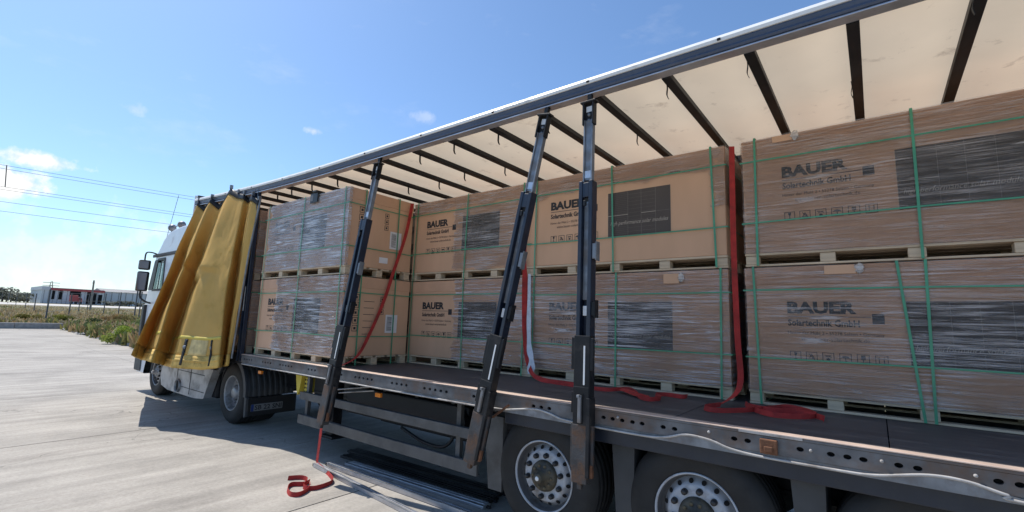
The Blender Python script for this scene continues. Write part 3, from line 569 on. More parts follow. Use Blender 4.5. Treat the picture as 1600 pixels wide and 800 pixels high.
# ================================================================ CARGO
DK = 1.2; LH = 1.218; LD_ = 1.13
def icon(kind, x, z, s, y, m):
    b = MB(); t = s*.05
    def q(pts): b.add([(x+p[0]*s, y, z+p[1]*s*.95) for p in pts], [tuple(range(len(pts)))])
    def line(a, c, wd=.07):
        d = Vector((c[0]-a[0], c[1]-a[1])).normalized(); n_ = Vector((-d.y, d.x))*wd/2
        q([(a[0]+n_.x, a[1]+n_.y), (a[0]-n_.x, a[1]-n_.y), (c[0]-n_.x, c[1]-n_.y), (c[0]+n_.x, c[1]+n_.y)])
    line((0, .03), (1, .03), .06); line((0, .97), (1, .97), .06); line((.03, .06), (.03, .94), .06); line((.97, .06), (.97, .94), .06)
    if kind == 0: q([(.35, .9), (.65, .9), (.6, .6), (.52, .5), (.48, .5), (.4, .6)]); line((.5, .5), (.5, .22)); q([(.34, .14), (.66, .14), (.62, .22), (.38, .22)])
    elif kind == 1: line((.25, .8), (.75, .2)); line((.2, .3), (.8, .3)); line((.3, .35), (.5, .75)); line((.5, .75), (.7, .35))
    elif kind == 2: line((.2, .75), (.8, .55)); line((.25, .55), (.75, .75)); q([(.38, .2), (.62, .2), (.68, .36), (.5, .48), (.32, .36)])
    elif kind == 3: q([(.12, .5), (.88, .5), (.75, .68), (.5, .76), (.25, .68)]); line((.5, .5), (.5, .2)); line((.5, .2), (.62, .2))
    elif kind == 4: q([(.32, .45), (.68, .45), (.68, .88), (.32, .88)]); line((.5, .45), (.5, .2)); line((.3, .16), (.7, .16))
    else:
        for a in (.3, .68): line((a, .15), (a, .62)); q([(a-.12, .6), (a+.12, .6), (a, .85)])
    return b.mesh('handling_symbol', m)
TX = {}
def shared(key, fn):
    if key not in TX: TX[key] = fn()
    return TX[key]
YF = -.0045
def load(label, x0, y0, z0, W=2.36, regions=((0, 1, 0, 1),), flo=.12, fhi=.62, seed=1, base=(.90, .80, .76), end=False, prints=True, group='palletised cartons on the trailer'):
    t = thing('palletised_carton', label, 'carton pallet', (x0, y0, z0), group, (0, 0, random.uniform(-.004, .004)))
    # pallet
    bw = .11; bm_ = shared(('block', 0), lambda: MB().box(0, bw, 0, .10, .02, .098).mesh('pallet_block', m_wood))
    for i in range(5):
        for yy in (.012, .515, 1.018): link('pallet_block', bm_, t, .004, (.004+i*(W-bw-.008)/4, yy+random.uniform(-.004, .004), 0))
    tb = shared(('tb', W), lambda: MB().box(0, W, 0, .145, .1, .122).mesh('top_board', m_wood)); bb = shared(('bb', W), lambda: MB().box(0, W, 0, .10, 0, .018).mesh('bottom_board', m_wood))
    for i in range(6): link('top_board', tb, t, .003, (0, i*.197, 0))
    for yy in (.008, .515, 1.022): link('bottom_board', bb, t, .003, (0, yy, 0))
    # carton and lid
    ca = MB().box(.006, W-.006, .006, LD_-.006, .124, LH-.01).build('carton', m_card, t, bevel=.008)
    MB().box(.001, W-.001, .001, LD_-.001, LH-.165, LH-.005).build('carton_lid', m_cardlid, t, bevel=.008)
    MB().box(.3, W-.3, .40, .47, LH-.0045, LH-.003).build('packing_tape', m_label, ca)
    if prints:
        P = lambda nm, me: link(nm, me, ca)
        s = W/2.36; y = .0035
        P('brand_lettering', shared(('B', W), lambda: text_mesh('BAUER', .32*s, .795*s, .800, .905, m_ink, .05, 0, y)))
        P('brand_underline', shared(('U', W), lambda: MB().add([(.32*s, y, .775), (.885*s, y, .775), (.885*s, y, .781), (.32*s, y, .781)], [(0, 1, 2, 3)]).mesh('brand_underline', m_ink)))
        P('brand_square', shared(('Q', W), lambda: MB().add([(.89*s, y, .725), (.965*s, y, .725), (.965*s, y, .805), (.89*s, y, .805)], [(0, 1, 2, 3)]).mesh('brand_square', m_ink)))
        P('company_lettering', shared(('S', W), lambda: text_mesh('Solartechnik GmbH', .32*s, .81*s, .695, .752, m_ink, .03, 0, y)))
        P('address_lettering', shared(('A', W), lambda: text_mesh('Hinter der Mühl 2 • 55278 Selzen • Germany', .318*s, .957*s, .617, .652, m_ink, 0, 0, y)))
        P('web_lettering', shared(('W', W), lambda: text_mesh('www.bauer-solartechnik.de', .41*s, .865*s, .572, .602, m_ink, 0, 0, y)))
        for i in range(6): P('handling_symbol', shared(('I', i, W), lambda i=i: icon(i, (.325+.113*i)*s, .402, .082, y, m_ink)))
        def panel():
            b = MB(); xa, xb_, za, zb_ = 1.10*s, 1.815*s, .405, .905
            b.add([(xa, y, za), (xb_, y, za), (xb_, y, zb_), (xa, y, zb_)], [(0, 1, 2, 3)], 0)
            def ln(p, q_, wd, m=1): b.add([(p[0]-(0 if p[1] == q_[1] else wd), y-.0008, p[1]-(wd if p[1] == q_[1] else 0)), (q_[0]+(0 if p[1] == q_[1] else wd), y-.0008, p[1]-(wd if p[1] == q_[1] else 0)), (q_[0]+(0 if p[1] == q_[1] else wd), y-.0008, q_[1]+(wd if p[1] == q_[1] else 0)), (p[0]-(0 if p[1] == q_[1] else wd), y-.0008, q_[1]+(wd if p[1] == q_[1] else 0))], [(0, 1, 2, 3)], m)
            for f_ in (.0, .335, .55, .775, 1.0): ln((xa+(xb_-xa)*f_, za), (xa+(xb_-xa)*f_, zb_), .0016)
            for i_ in range(1, 24): ln((xa, za+(zb_-za)*i_/24), (xa+(xb_-xa)*(.335 if i_ % 2 else .775), za+(zb_-za)*i_/24), .0007)
            ln((xa, za+.235), (xa+.24*s, za+.235), .003, 2); ln((xa+.395*s, za+.235), (xa+.555*s, za+.235), .003, 2); ln((xa+.555*s, za+.235), (xb_, za+.235), .0012, 1)
            return b.mesh('solar_panel_print', [m_panelprint, m_panelline, m_slogan])
        P('solar_panel_print', shared(('P', W), panel))
        P('slogan_lettering', shared(('G', W), lambda: text_mesh('high performance solar modules', 1.13*s, 1.79*s, .515, .572, m_slogan, .004, .35, y-.002)))
    if end:    # prints on the end that faces the tailgate
        xe = W-.003; P = lambda nm, me: link(nm, me, ca)
        def sq(y0_, z0_, sz):
            e = MB()
            for (a, b_, c, d) in ((0, 1, 0, .09), (0, 1, .91, 1), (0, .09, .09, .91), (.91, 1, .09, .91), (.3, .7, .3, .7)): e.add([(xe, y0_+a*sz, z0_+c*sz), (xe, y0_+b_*sz, z0_+c*sz), (xe, y0_+b_*sz, z0_+d*sz), (xe, y0_+a*sz, z0_+d*sz)], [(0, 1, 2, 3)])
            e.build('end_symbol', m_ink, ca)
        for i in range(5): sq(.165, .46+i*.105, .085)
        for i in range(3): sq(.60, .70+i*.09, .07)
        lb = MB().add([(xe+.001, .71, .44), (xe+.001, .92, .44), (xe+.001, .92, .70), (xe+.001, .71, .70)], [(0, 1, 2, 3)]); lbl = lb.build('shipping_label', m_label, ca)
        bc = MB()
        for i in range(18):
            z = .47+i*.0115; bc.add([(xe+.002, .735, z), (xe+.002, .82, z), (xe+.002, .82, z+random.uniform(.002, .008)), (xe+.002, .735, z+.005)], [(0, 1, 2, 3)])
        link('barcode', bc.mesh('barcode', m_ink), ca)
        if end == 2: MB().add([(xe+.001, .545, .21), (xe+.001, .695, .21), (xe+.001, .695, .295), (xe+.001, .545, .295)], [(0, 1, 2, 3)]).build('small_label', m_label, ca)
        if end == 1:
            li = MB()
            for i in range(6): li.add([(xe, .33, .42+i*.09), (xe, .33+random.uniform(.14, .2), .42+i*.09), (xe, .5, .426+i*.09), (xe, .33, .426+i*.09)], [(0, 1, 2, 3)])
            link('end_print_lines', li.mesh('end_print_lines', m_ink), ca)
    # film: a sheet over each wrapped region, ragged where it stops short of a corner
    fm = film('stretch_film', flo, fhi, seed, base); m = MB()
    for (a0, a1, b0, b1) in regions:
        xa, xb_, za, zb_ = a0*W, a1*W, .115+b0*(LH-.115), .115+b1*(LH-.115); nx = max(6, int((xb_-xa)/.04)); nzv = max(6, int((zb_-za)/.018)); vs = []
        for j in range(nzv+1):
            z = za+(zb_-za)*j/nzv; l_ = xa+(noise.noise((z*9, seed, 0))*.09+noise.noise((z*40, seed, 5))*.03 if a0 > .001 else 0); r_ = xb_+(noise.noise((z*9, seed, 9))*.09+noise.noise((z*40, seed, 7))*.03 if a1 < .999 else 0)
            for i in range(nx+1):
                x = l_+(r_-l_)*i/nx; zz = z
                if j == 0 and b0 > .001: zz += noise.noise((x*3, seed, 2))*.08+.03*noise.noise((x*12, seed, 2))
                if j == nzv and b1 < .999: zz += noise.noise((x*3, seed, 4))*.05
                d = .0035*noise.noise((x*1.5+seed, zz*45, 1))+.0025*noise.noise((x*4, zz*90+x*4, seed))
                vs.append((x, -.009+d, zz))
        w1 = nx+1; m.add(vs, [(j*w1+i, j*w1+i+1, (j+1)*w1+i+1, (j+1)*w1+i) for j in range(nzv) for i in range(nx)], 0, True)
        for (on, X, sg) in ((a1 > .999, W+.008, 1), (a0 < .001, -.008, -1)):
            if not on: continue
            vs = []; ny2 = 14; full = (LD_ if not end else .03)
            for j in range(nzv+1):
                z = za+(zb_-za)*j/nzv
                for i in range(ny2+1): vs.append((X+sg*.003*noise.noise((i*.3, z*45, seed)), -.009+(full+.012)*i/ny2, z))
            w1 = ny2+1; m.add(vs, [(j*w1+i, j*w1+i+1, (j+1)*w1+i+1, (j+1)*w1+i) for j in range(nzv) for i in range(ny2)], 0, True)
    if m.v: m.build('stretch_wrap', fm, t)
    # green bands
    def band_v(xc, lean=0):
        hw = .0095; o = .017; yb_ = LD_+.012; pts = [(xc, -o, .006), (xc+lean, -o, LH+.006), (xc+lean, yb_, LH+.006), (xc, yb_, .006), (xc, -o, .006)]
        return MB().ribbon(pts, [Vector((hw, 0, 0))]*5, .0015)
    def band_h(zc, tl=0):
        o = .014; pts = [(-o, -o, zc), (W*.5, -o-.003, zc+tl), (W+o, -o, zc), (W+o, LD_+o, zc), (-o, LD_+o, zc), (-o, -o, zc)]
        return MB().ribbon(pts, [Vector((0, 0, .0065))]*6, .0015)
    for xc in (.095, 1.19*W/2.36, W-.09): band_v(xc+random.uniform(-.02, .02), random.uniform(-.03, .03)).build('green_band', m_green, t)
    if seed == 19: band_v(1.15*W/2.36, -.09).build('green_band', m_green, t)
    for zc in (.40, 1.0): band_h(zc+random.uniform(-.015, .015), random.uniform(-.012, .012)).build('green_band', m_green, t)
    if end:
        for yc in (.25, .84): MB().ribbon([(W+.012, yc, .006), (W+.012, yc, LH+.006), (-.012, yc, LH+.006), (-.012, yc, .006)], [Vector((0, .010, 0))]*4, .0015).build('green_band', m_green, t)
    return t
z1, z2 = DK+.002, DK+LH+.012
load('lower half-wrapped carton of the near left stack, beneath the milky one', -8.03, .05, z1, 2.42, ((.24, 1, 0, 1),), .04, .72, 3, base=(.88, .87, .9), end=1)
load('upper carton in milky film, black corner guard on its top, near left stack', -8.05, .05, z2, 2.42, ((.06, 1, 0, 1),), .16, .86, 5, base=(.88, .9, .95), end=2)  # near left stack: whiter, bluish film has the sky's sheen painted in
load('lower carton standing behind the yellow curtain and the front stake', -10.75, .06, z1, 2.4, ((0, 1, 0, 1),), .1, .5, 8)
load('upper carton standing behind the yellow curtain, mostly hidden', -10.75, .06, z2, 2.4, ((0, 1, 0, 1),), .1, .5, 9)
FY = 1.22
load('lower carton left of the slanting middle post, film over its right half only', -5.66, FY, z1, 2.26, ((.43, 1, 0, 1),), .02, .72, 11, base=(.88, .85, .88))
load('upper carton left of the slanting middle post, film over its right half and top', -5.66, FY, z2, 2.26, ((.40, .97, .02, .83), (.0, 1, .84, 1)), .02, .55, 12, base=(.88, .84, .84))
L_lm = load('lower carton behind the upright post, greyish film over the whole front', -3.42, FY, z1, 2.34, ((0, 1, 0, 1),), .03, .64, 14, base=(.9, .83, .83))
load('upper carton behind the upright post, bare front with film along its top', -3.42, FY, z2, 2.34, ((0, .97, .80, 1), (.95, 1, .45, 1)), .04, .4, 17)
L_lr = load('lower carton at the right end of the load, wrapped, red strap coil before it', -.94, FY, z1, 2.44, ((0, 1, 0, 1),), .02, .52, 19)
L_ur = load('upper carton at the right end of the load, wrapped, nearest the roof', -.93, FY, z2, 2.44, ((0, 1, 0, 1),), .02, .42, 23)
# bare patches and film wads left on the lids
def wad(parent, x, z, w_, h_):
    MB().box(x, x+w_, -.018, -.012, z, z+h_).build('bare_tape_patch', m_card, parent, bevel=.003)
    m = MB(); n_ = 10; vs = []
    for i in range(n_+1):
        for j in range(12):
            a = math.pi*i/n_; b = 2*math.pi*j/12; r = .035*(1+.5*noise.noise((i*.9, j*.8, x*9))); vs.append((x+w_+.02+r*math.sin(a)*math.cos(b)*.9, -.02+.35*r*math.sin(a)*math.sin(b), z+h_*.6+r*1.2*math.cos(a)))
    m.add(vs, [(i*12+j, i*12+(j+1) % 12, (i+1)*12+(j+1) % 12, (i+1)*12+j) for i in range(n_) for j in range(12)], 0, True); m.build('film_wad', m_wad, parent)
m_wad = film('bunched_film_wad', .3, .9, 3, (.85, .83, .83))
wad(L_ur, .27, LH-.075, .16, .06); wad(L_lr, .62, LH-.085, .22, .075); wad(L_lm, 1.72, LH-.13, .16, .10)
# corner guard
cg = thing('corner_guard', 'small black plastic corner guard on the top edge of the near left stack', 'corner guard', (-6.52, .03, z2+LH))
MB().box(-.10, .10, -.02, .16, .006, .018).box(-.10, .10, -.022, -.008, -.13, .018).build('guard_shell', m_nut, cg, bevel=.012)
MB().box(-.10, -.02, -.024, -.02, -.10, -.01).build('guard_slot', m_galv, cg, bevel=.004); MB().box(-.01, .10, -.05, .1, .018, .05).build('guard_rib', m_nut, cg, bevel=.012)
# ================================================================ STRAPS
def strap(name, label, paths, cat='strap'):
    t = thing(name, label, cat, paths[0][0][0], 'red lashing straps'); o = Vector(paths[0][0][0])
    for pts, wid, nm in paths:
        sp = smooth_path(pts, 8); ws = smooth_path(wid, 8); MB().ribbon([p-o for p in sp], ws, .0022).build(nm, m_red, t)
    return t
V = Vector; up = V((.004, .004, .019))
strap('lashing_strap', 'red strap hanging in the gap between the two right-hand carton stacks, coiled on the deck', [
    ([(-1.0, 1.16, 3.6), (-1.01, 1.14, 2.6), (-1.0, 1.12, 1.8), (-.98, 1.05, 1.36), (-1.06, .72, 1.23)], [V((.022, .014, 0))]*4+[V((.022, .0, .012))], 'hanging_webbing'),
    ([(-1.06, .72, 1.23), (-1.13, .5, 1.226), (-1.02, .42, 1.226), (-.86, .6, 1.226), (-.72, .9, 1.226), (-.62, 1.05, 1.23), (-.48, .98, 1.226), (-.40, .78, 1.226), (-.50, .62, 1.226), (-.66, .56, 1.226), (-.82, .72, 1.228), (-.92, .95, 1.23)], [up]*12, 'coiled_webbing'),
    ([(-.88, .86, 1.228), (-.70, .78, 1.226), (-.52, .86, 1.226), (-.36, .72, 1.226), (-.34, .66, 1.222)], [up]*5, 'webbing_end')])
strap('lashing_strap', 'red strap hanging beside the slanting middle post, running along the deck to a coil', [
    ([(-3.42, 1.16, 3.55), (-3.43, 1.15, 2.7), (-3.42, 1.15, 2.35), (-3.37, 1.12, 1.7), (-3.25, 1.06, 1.32), (-3.0, .95, 1.225), (-2.6, .88, 1.222), (-2.3, .84, 1.215)], [V((.012, .012, 0))]*2+[V((.028, .02, 0))]*2+[V((.026, .0, .012)), V((.0, .01, .026)), V((0, .01, .026)), V((0, .02, .012))], 'hanging_webbing'),
    ([(-2.3, .84, 1.215), (-2.12, .82, 1.225), (-1.98, .95, 1.235), (-1.86, .85, 1.226), (-1.72, .62, 1.226), (-1.60, .54, 1.226), (-1.55, .68, 1.226), (-1.66, .84, 1.226), (-1.6, .95, 1.226), (-1.45, .93, 1.226), (-1.42, 1.0, 1.226)], [up]*11, 'coiled_webbing'),
    ([(-2.05, .9, 1.23), (-1.95, .82, 1.24), (-1.8, .72, 1.228), (-1.65, .62, 1.226)], [V((.01, .03, .01))]*4, 'webbing_end')])
strap('lashing_strap', 'red strap slung across the end of the near left stack down to the ground', [
    ([(-5.56, 1.08, 3.62), (-5.55, .98, 3.1), (-5.54, .80, 2.55), (-5.54, .66, 2.1), (-5.53, .46, 1.65), (-5.50, .25, 1.33), (-5.52, .0, 1.215), (-5.555, -.075, 1.17), (-5.60, -.09, .9), (-5.62, -.10, .45), (-5.62, -.12, .05)], [V((.004, .028, .006))]*6+[V((.026, .0, 0))]*5, 'hanging_webbing'),
    ([(-5.62, -.12, .05)]+[at(u_, v_, 2, .024) for u_, v_ in ((505, 733), (514, 741), (520, 751), (508, 758), (488, 763), (474, 760), (480, 750), (470, 746), (450, 747))], [V((.02, 0, .008))]+[V((0, .004, .024))]*9, 'coiled_webbing'),
    ([at(u_, v_, 2, .024) for u_, v_ in ((484, 752), (474, 756), (455, 757), (449, 764), (454, 772), (468, 772), (482, 764), (484, 756))], [V((0, .004, .024))]*8, 'coiled_webbing')])
tail = thing('film_tail', 'loose twisted tail of pale stretch film hanging beside the red strap', 'plastic film', (-3.36, 1.16, 2.45))
pp = smooth_path([(0, 0, 0), (.02, -.02, -.4), (.05, -.04, -.85), (.12, -.08, -1.05), (.12, -.10, -1.19)], 6)
MB().ribbon(pp, [V((.012+.03*(i/24)*(1+.4*math.sin(i)), .01, 0)) for i in range(len(pp))], .006).build('film_strip', mat('bunched_film', (.6, .62, .68), .3, var=.15, scale=20), tail)
# ================================================================ BOARDS ON THE GROUND
def board(label, a, b, wd, h, m, z0=.0, nrib=0):
    a = V(a); b = V(b); d = b-a; Ln = d.length; t = thing('side_board', label, 'side board', (a.x, a.y, z0), 'drop-side boards laid on the ground', (0, 0, math.atan2(d.y, d.x)))
    MB().box(0, Ln, -wd/2, wd/2, .002, h).build('board_profile', m, t, bevel=.004)
    for s in (-1, 1): MB().box(.02, Ln-.02, s*wd/2*.86-.008, s*wd/2*.86+.008, h, h+.006).build('edge_lip', m_galv if m is m_alu else m, t)
    for i in range(nrib): y = -wd/2+wd*(i+1)/(nrib+1); MB().box(.03, Ln-.03, y-.004, y+.004, h, h+.004).build('board_rib', m, t)
    for e, s in ((-.04, 0), (Ln-.02, 0)): MB().box(e, e+.06, -.016, .016, .004, h*.8).build('end_lug', m_black, t, bevel=.004)
    return t
board('narrow aluminium lath lying outermost, nearest the red strap coil', (-5.62, -.14), (-3.2, -.36), .05, .045, m_alu)
board('narrow aluminium lath second from outside, lying beside the outermost one', (-5.52, -.02), (-3.15, .03), .055, .05, m_alu)
board('wide silver side board lying partly in the sun under the guard', (-5.42, .20), (-3.2, .31), .12, .03, m_alu, nrib=1)
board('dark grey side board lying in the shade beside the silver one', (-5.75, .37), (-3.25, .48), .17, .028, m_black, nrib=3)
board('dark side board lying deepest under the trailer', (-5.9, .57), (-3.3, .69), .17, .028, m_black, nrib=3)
# ================================================================ TRACTOR
tk = thing('truck_tractor', 'silver white truck tractor unit coupled in front of the trailer', 'truck', (-12.76, .06, 0)); TO = V((-12.76, .06, 0))
def tb(m, name, mats, bevel=0, weld=False, parent=None, seg=2):
    m.v = [(v[0]-TO.x, v[1]-TO.y, v[2]-TO.z) for v in m.v]; return m.build(name, mats, parent or tk, bevel, weld, seg=seg)
Y0, Y1 = .06, 2.46
arch = [(-12.76+.63*math.cos(a), .5+.63*math.sin(a)) for a in [math.pi*q/10 for q in range(0, 11)]]   # from rear to front over the wheel
front_lo = [(-13.42, .42), (-13.92, .42), (-14.02, .8), (-14.02, 1.5), (-13.98, 2.1)]
belt = 2.1
cabm = MB()
def both(poly, m=0):
    for y in (Y0, Y1): cabm.add([(x, y, z) for x, z in poly], [tuple(range(len(poly)))], m)
# lower side below the belt: split so the faces stay convex enough
both([(-11.72, .95), (-12.13, .95)]+[q for q in arch if q[1] > .95][0:0]+[(-12.3, .93)]+arch[3:8]+[(-13.25, .93), (-13.42, .42)]+front_lo[1:]+[(-11.72, belt)])
bl, br, tl, trr = (-13.56, 2.34), (-12.86, 2.34), (-13.40, 3.06), (-12.92, 3.06)
both([(-13.98, belt), (-13.90, 2.34), bl, br, (-11.72, 2.34), (-11.72, belt)])
both([br, trr, (-11.72, 3.06), (-11.72, 2.34)])
both([(-13.90, 2.34), (-13.66, 3.06), tl, bl], 1)
both([(-13.66, 3.06), (-13.62, 3.18), (-13.40, 3.36), (-11.72, 3.36), (-11.72, 3.06), trr, tl])
both([(-13.40, 3.36), (-13.22, 3.53), (-12.95, 3.66), (-12.6, 3.72), (-12.1, 3.745), (-11.72, 3.745), (-11.72, 3.36)])
strip = [(-13.42, .42), (-13.92, .42), (-14.02, .8), (-14.02, 1.5), (-13.98, 2.1)]
def strp(ps, m=0):
    for a, b in zip(ps[:-1], ps[1:]): cabm.add([(a[0], Y0, a[1]), (a[0], Y1, a[1]), (b[0], Y1, b[1]), (b[0], Y0, b[1])], [(0, 1, 2, 3)], m)
strp(strip); strp([(-13.66, 3.06), (-13.62, 3.18), (-13.40, 3.36), (-13.22, 3.53), (-12.95, 3.66), (-12.6, 3.72), (-12.1, 3.745), (-11.72, 3.745), (-11.72, 3.36), (-11.72, 3.06), (-11.72, 2.34), (-11.72, belt), (-11.72, .95)])
strp([(-13.98, belt), (-13.90, 2.34)])
tb(cabm, 'cab', [m_cab, m_plast], .035, True, seg=3)
tb(MB().add([(-13.90, Y0+.05, 2.34), (-13.90, Y1-.05, 2.34), (-13.66, Y1-.05, 3.06), (-13.66, Y0+.05, 3.06)], [(0, 1, 2, 3)]), 'windscreen', m_dglass)
for y in (Y0+.02, Y1-.02):
    tb(MB().add([(x, y, z) for x, z in (bl, br, trr, tl)], [(0, 1, 2, 3)]), 'side_window', m_glass)
wf = MB(); q = [bl, br, trr, tl]
for a, b in zip(q, q[1:]+q[:1]): wf.bar((a[0], Y0-.004, a[1]), (b[0], Y0-.004, b[1]), .05, .02)
tb(wf, 'window_frame', m_plast)
tb(MB().bar((-13.2, Y0-.002, 2.34), (-13.14, Y0-.002, 3.06), .03, .012), 'window_divider', m_plast)
tb(MB().box(-13.15, -12.75, .35, .85, 1.6, 2.75).box(-13.15, -12.75, 1.6, 2.1, 1.6, 2.75), 'seat', m_nut, .06)
tb(MB().lathe([(.2, 0), (.22, .02), (.24, 0), (.22, -.02), (.2, 0)], 20, c=(-13.42, .6, 2.3), axis=0), 'steering_wheel', m_nut)
tb(MB().box(-13.85, -13.5, .12, 2.4, 1.9, 2.3), 'dashboard', m_nut, .04)
tb(MB().box(-13.75, -12.1, Y0-.035, Y0+.002, 3.12, 3.20), 'roof_gutter', m_fender, .02)
tb(MB().box(-13.78, -13.58, .1, 2.42, 3.02, 3.14), 'sun_visor', m_plast, .02)
tb(MB().box(-13.55, -12.82, Y0-.012, Y0, .98, 1.0).box(-12.84, -12.82, Y0-.012, Y0, 1.0, 2.3), 'door_seam', m_fender)
tb(MB().box(-13.1, -12.9, Y0-.035, Y0-.002, 1.98, 2.03), 'door_handle', m_plast, .01)
tb(MB().box(-14.05, -13.95, .15, 2.37, .95, 1.9), 'grille', m_plast, .02)
tb(MB().box(-14.1, -13.6, Y0-.02, Y0+.45, .45, .8), 'bumper', m_fender, .04)
tb(MB().box(-13.95, -13.78, Y0-.06, Y0+.1, 1.25, 2.0), 'corner_deflector', m_plast, .03)
mi = MB()
ma = AY(222, 446, -.22); mh = tb(MB().box(-13.60, -13.48, -.27, -.05, 2.30, 2.76), 'mirror_housing', m_plast, .03)
tb(MB().box(-13.479, -13.474, -.28, -.06, 2.33, 2.73), 'mirror_glass', m_mirror)
tb(MB().box(-13.60, -13.48, -.27, -.05, 2.80, 3.03), 'mirror_housing', m_fender, .03)
tb(MB().box(-13.479, -13.474, -.28, -.06, 2.83, 3.00), 'mirror_glass', m_mirror)
tb(MB().tube(smooth_path([(-13.5, .08, 3.18), (-13.5, -.06, 3.22), (-13.53, -.16, 3.2), (-13.54, -.17, 3.02)], 5), .016, 8), 'mirror_arm', m_plast)
tb(MB().tube(smooth_path([(-13.54, -.17, 2.32), (-13.54, -.16, 2.16), (-13.48, -.06, 2.06), (-13.6, .08, 2.03)], 5), .022, 8), 'mirror_arm', m_plast)
tb(MB().tube([(-13.5, .16, 3.34), (-13.46, .16, 3.5)], [.022, .008], 6).tube([(-13.46, .16, 3.5), (-12.75, .1, 4.55)], .005, 5), 'antenna', m_nut)
for (u, v) in ((269, 356), (284, 351)):
    c = AY(u, v, .35); tb(MB().lathe([(0, -.05), (.06, -.05), (.085, -.02), (.085, .03), (.05, .08), (0, .09)], 18, c=c, axis=0).tube([c, c-V((0, 0, .15))], .015, 6), 'roof_lamp', m_galv)
tb(MB().tube([AY(269, 356, .35), AY(284, 351, .35)], .012, 6), 'lamp_bar', m_galv)
# skirt with exhaust
sk = MB().prism([(-12.05, .82), (-12.12, .5), (-12.02, .32), (-11.6, .26), (-10.2, .26), (-9.75, .30), (-9.45, .84)], 1, .03, .16)
tb(sk, 'side_skirt', m_skirt, .03, seg=3)
tb(MB().box(-11.15, -9.75, .022, .028, .40, .41).box(-11.15, -11.14, .022, .028, .41, .78).box(-10.45, -10.44, .022, .028, .30, .80).box(-11.1, -9.8, .022, .028, .70, .71), 'skirt_seam', m_fender)
ex = AY(278, 602, .02)
tb(MB().lathe([(.10, .0), (.115, -.03), (.125, -.03), (.13, .02)], 24, c=(ex.x, .02, ex.z)), 'exhaust_ring', m_galv); tb(MB().disc((ex.x, .018, ex.z), .105, n=24), 'exhaust_opening', m_dark)
tb(MB().box(-12.0, -7.6, .75, .82, .7, .95).box(-12.0, -7.6, 1.7, 1.77, .7, .95), 'frame_rail', m_chassis)
tb(MB().box(-11.6, -9.6, .17, .7, .3, .82), 'fuel_tank', m_chassis, .05)
for xx in (-12.76,): make_wheel(tk, xx-TO.x, .15-TO.y, .51, .51, .32, m_rimalu, m_rimalu, True, 10)
dw = make_wheel(tk, -8.76-TO.x, .10-TO.y, .51, .51, .62, m_rimalu, m_rimalu, False, 10)
for xx in (-12.76, -8.76): MB().lathe([(.3, 0), (.49, 0), (.51, .04), (.51, .5), (.49, .55), (.3, .55)], 30).build('far_tyre', m_rubber, tk, loc=(xx-TO.x, 1.86-TO.y, .51))
# ribbed mudguard over the drive wheels, with the flap and plate
def arc(r, a): return (-8.76+r*math.cos(a), .51+r*math.sin(a))
mg = MB(); n = 22; prof = []
yy = .08; 
while yy < .88: prof += [(yy, 0), (yy+.012, .018), (yy+.045, .018), (yy+.057, 0)]; yy += .09
vs = []
for i in range(n+1):
    a = math.radians(150-150*i/n)
    for (y, hgt) in prof: x, z = arc(.60+hgt, a); vs.append((x, y, z))
k_ = len(prof); mg.add(vs, [(i*k_+j, (i+1)*k_+j, (i+1)*k_+j+1, i*k_+j+1) for i in range(n) for j in range(k_-1)])
mgo = tb(mg, 'mudguard', m_fender); s_ = mgo.modifiers.new('thick', 'SOLIDIFY'); s_.thickness = .01
tb(MB().prism([arc(.55, math.radians(a)) for a in range(0, 151, 10)]+[arc(.63, math.radians(a)) for a in range(150, -1, -10)], 1, .045, .078), 'mudguard_side', m_fender, .006)
tb(MB().prism([(-8.17, .51), (-8.10, .51), (-8.08, .22), (-8.14, .20)], 1, .05, .09), 'flap_edge', m_fender, .006)
tb(MB().box(-8.135, -8.115, .09, .90, .21, .50), 'mud_flap', m_nut, .006)
tb(MB().box(-8.113, -8.105, .14, .66, .285, .395), 'number_plate', m_plate, .004)
tb(MB().box(-8.1045, -8.1035, .142, .185, .287, .393), 'plate_band', m_platblue)
pm = text_mesh('SB 22 SNI', .20, .64, .303, .378, m_ink, .02, 0, -8.1032, axis=0)
for v in pm.vertices: v.co -= TO
link('plate_lettering', pm, tk)
# ================================================================ BACKGROUND
def tinted(vs, fs, cols, name, m, kind=None):
    me = bpy.data.meshes.new(name); me.from_pydata(vs, [], fs); me.materials.append(m); a = me.color_attributes.new('tint', 'FLOAT_COLOR', 'POINT')
    a.data.foreach_set('color', [c for col in cols for c in (*col, 1)]); return me
PAL = [(.17, .19, .065), (.25, .235, .08), (.36, .26, .13), (.42, .31, .17), (.31, .22, .11), (.12, .15, .055), (.45, .36, .22)]
rnd = random.Random(3)
vs, fs, cs = [], [], []
def tuft(x, y, z, h, w_, pal, nb):
    base = rnd.choice(pal); 
    for b in range(nb):
        a = rnd.uniform(0, 6.28); r = rnd.uniform(0, w_); px, py = x+r*math.cos(a), y+r*math.sin(a); hh = h*rnd.uniform(.45, 1.05); t = rnd.uniform(0, 6.28); bw = hh*rnd.uniform(.08, .2); ln = hh*rnd.uniform(-.5, .5)
        zb = rnd.uniform(0, .55)*hh; o = len(vs); dx, dy = math.cos(t)*bw, math.sin(t)*bw
        vs.extend([(px-dx, py-dy, z+zb), (px+dx, py+dy, z+zb), (px+dx*.6+ln*math.sin(t), py+dy*.6-ln*math.cos(t), z+hh), (px-dx*.3+ln*math.sin(t), py-dy*.3-ln*math.cos(t), z+hh*.9)])
        k = rnd.uniform(.75, 1.25); col = tuple(min(1, c*k) for c in base); cs.extend([col]*4); fs.append((o, o+1, o+2, o+3))
n_t = 0
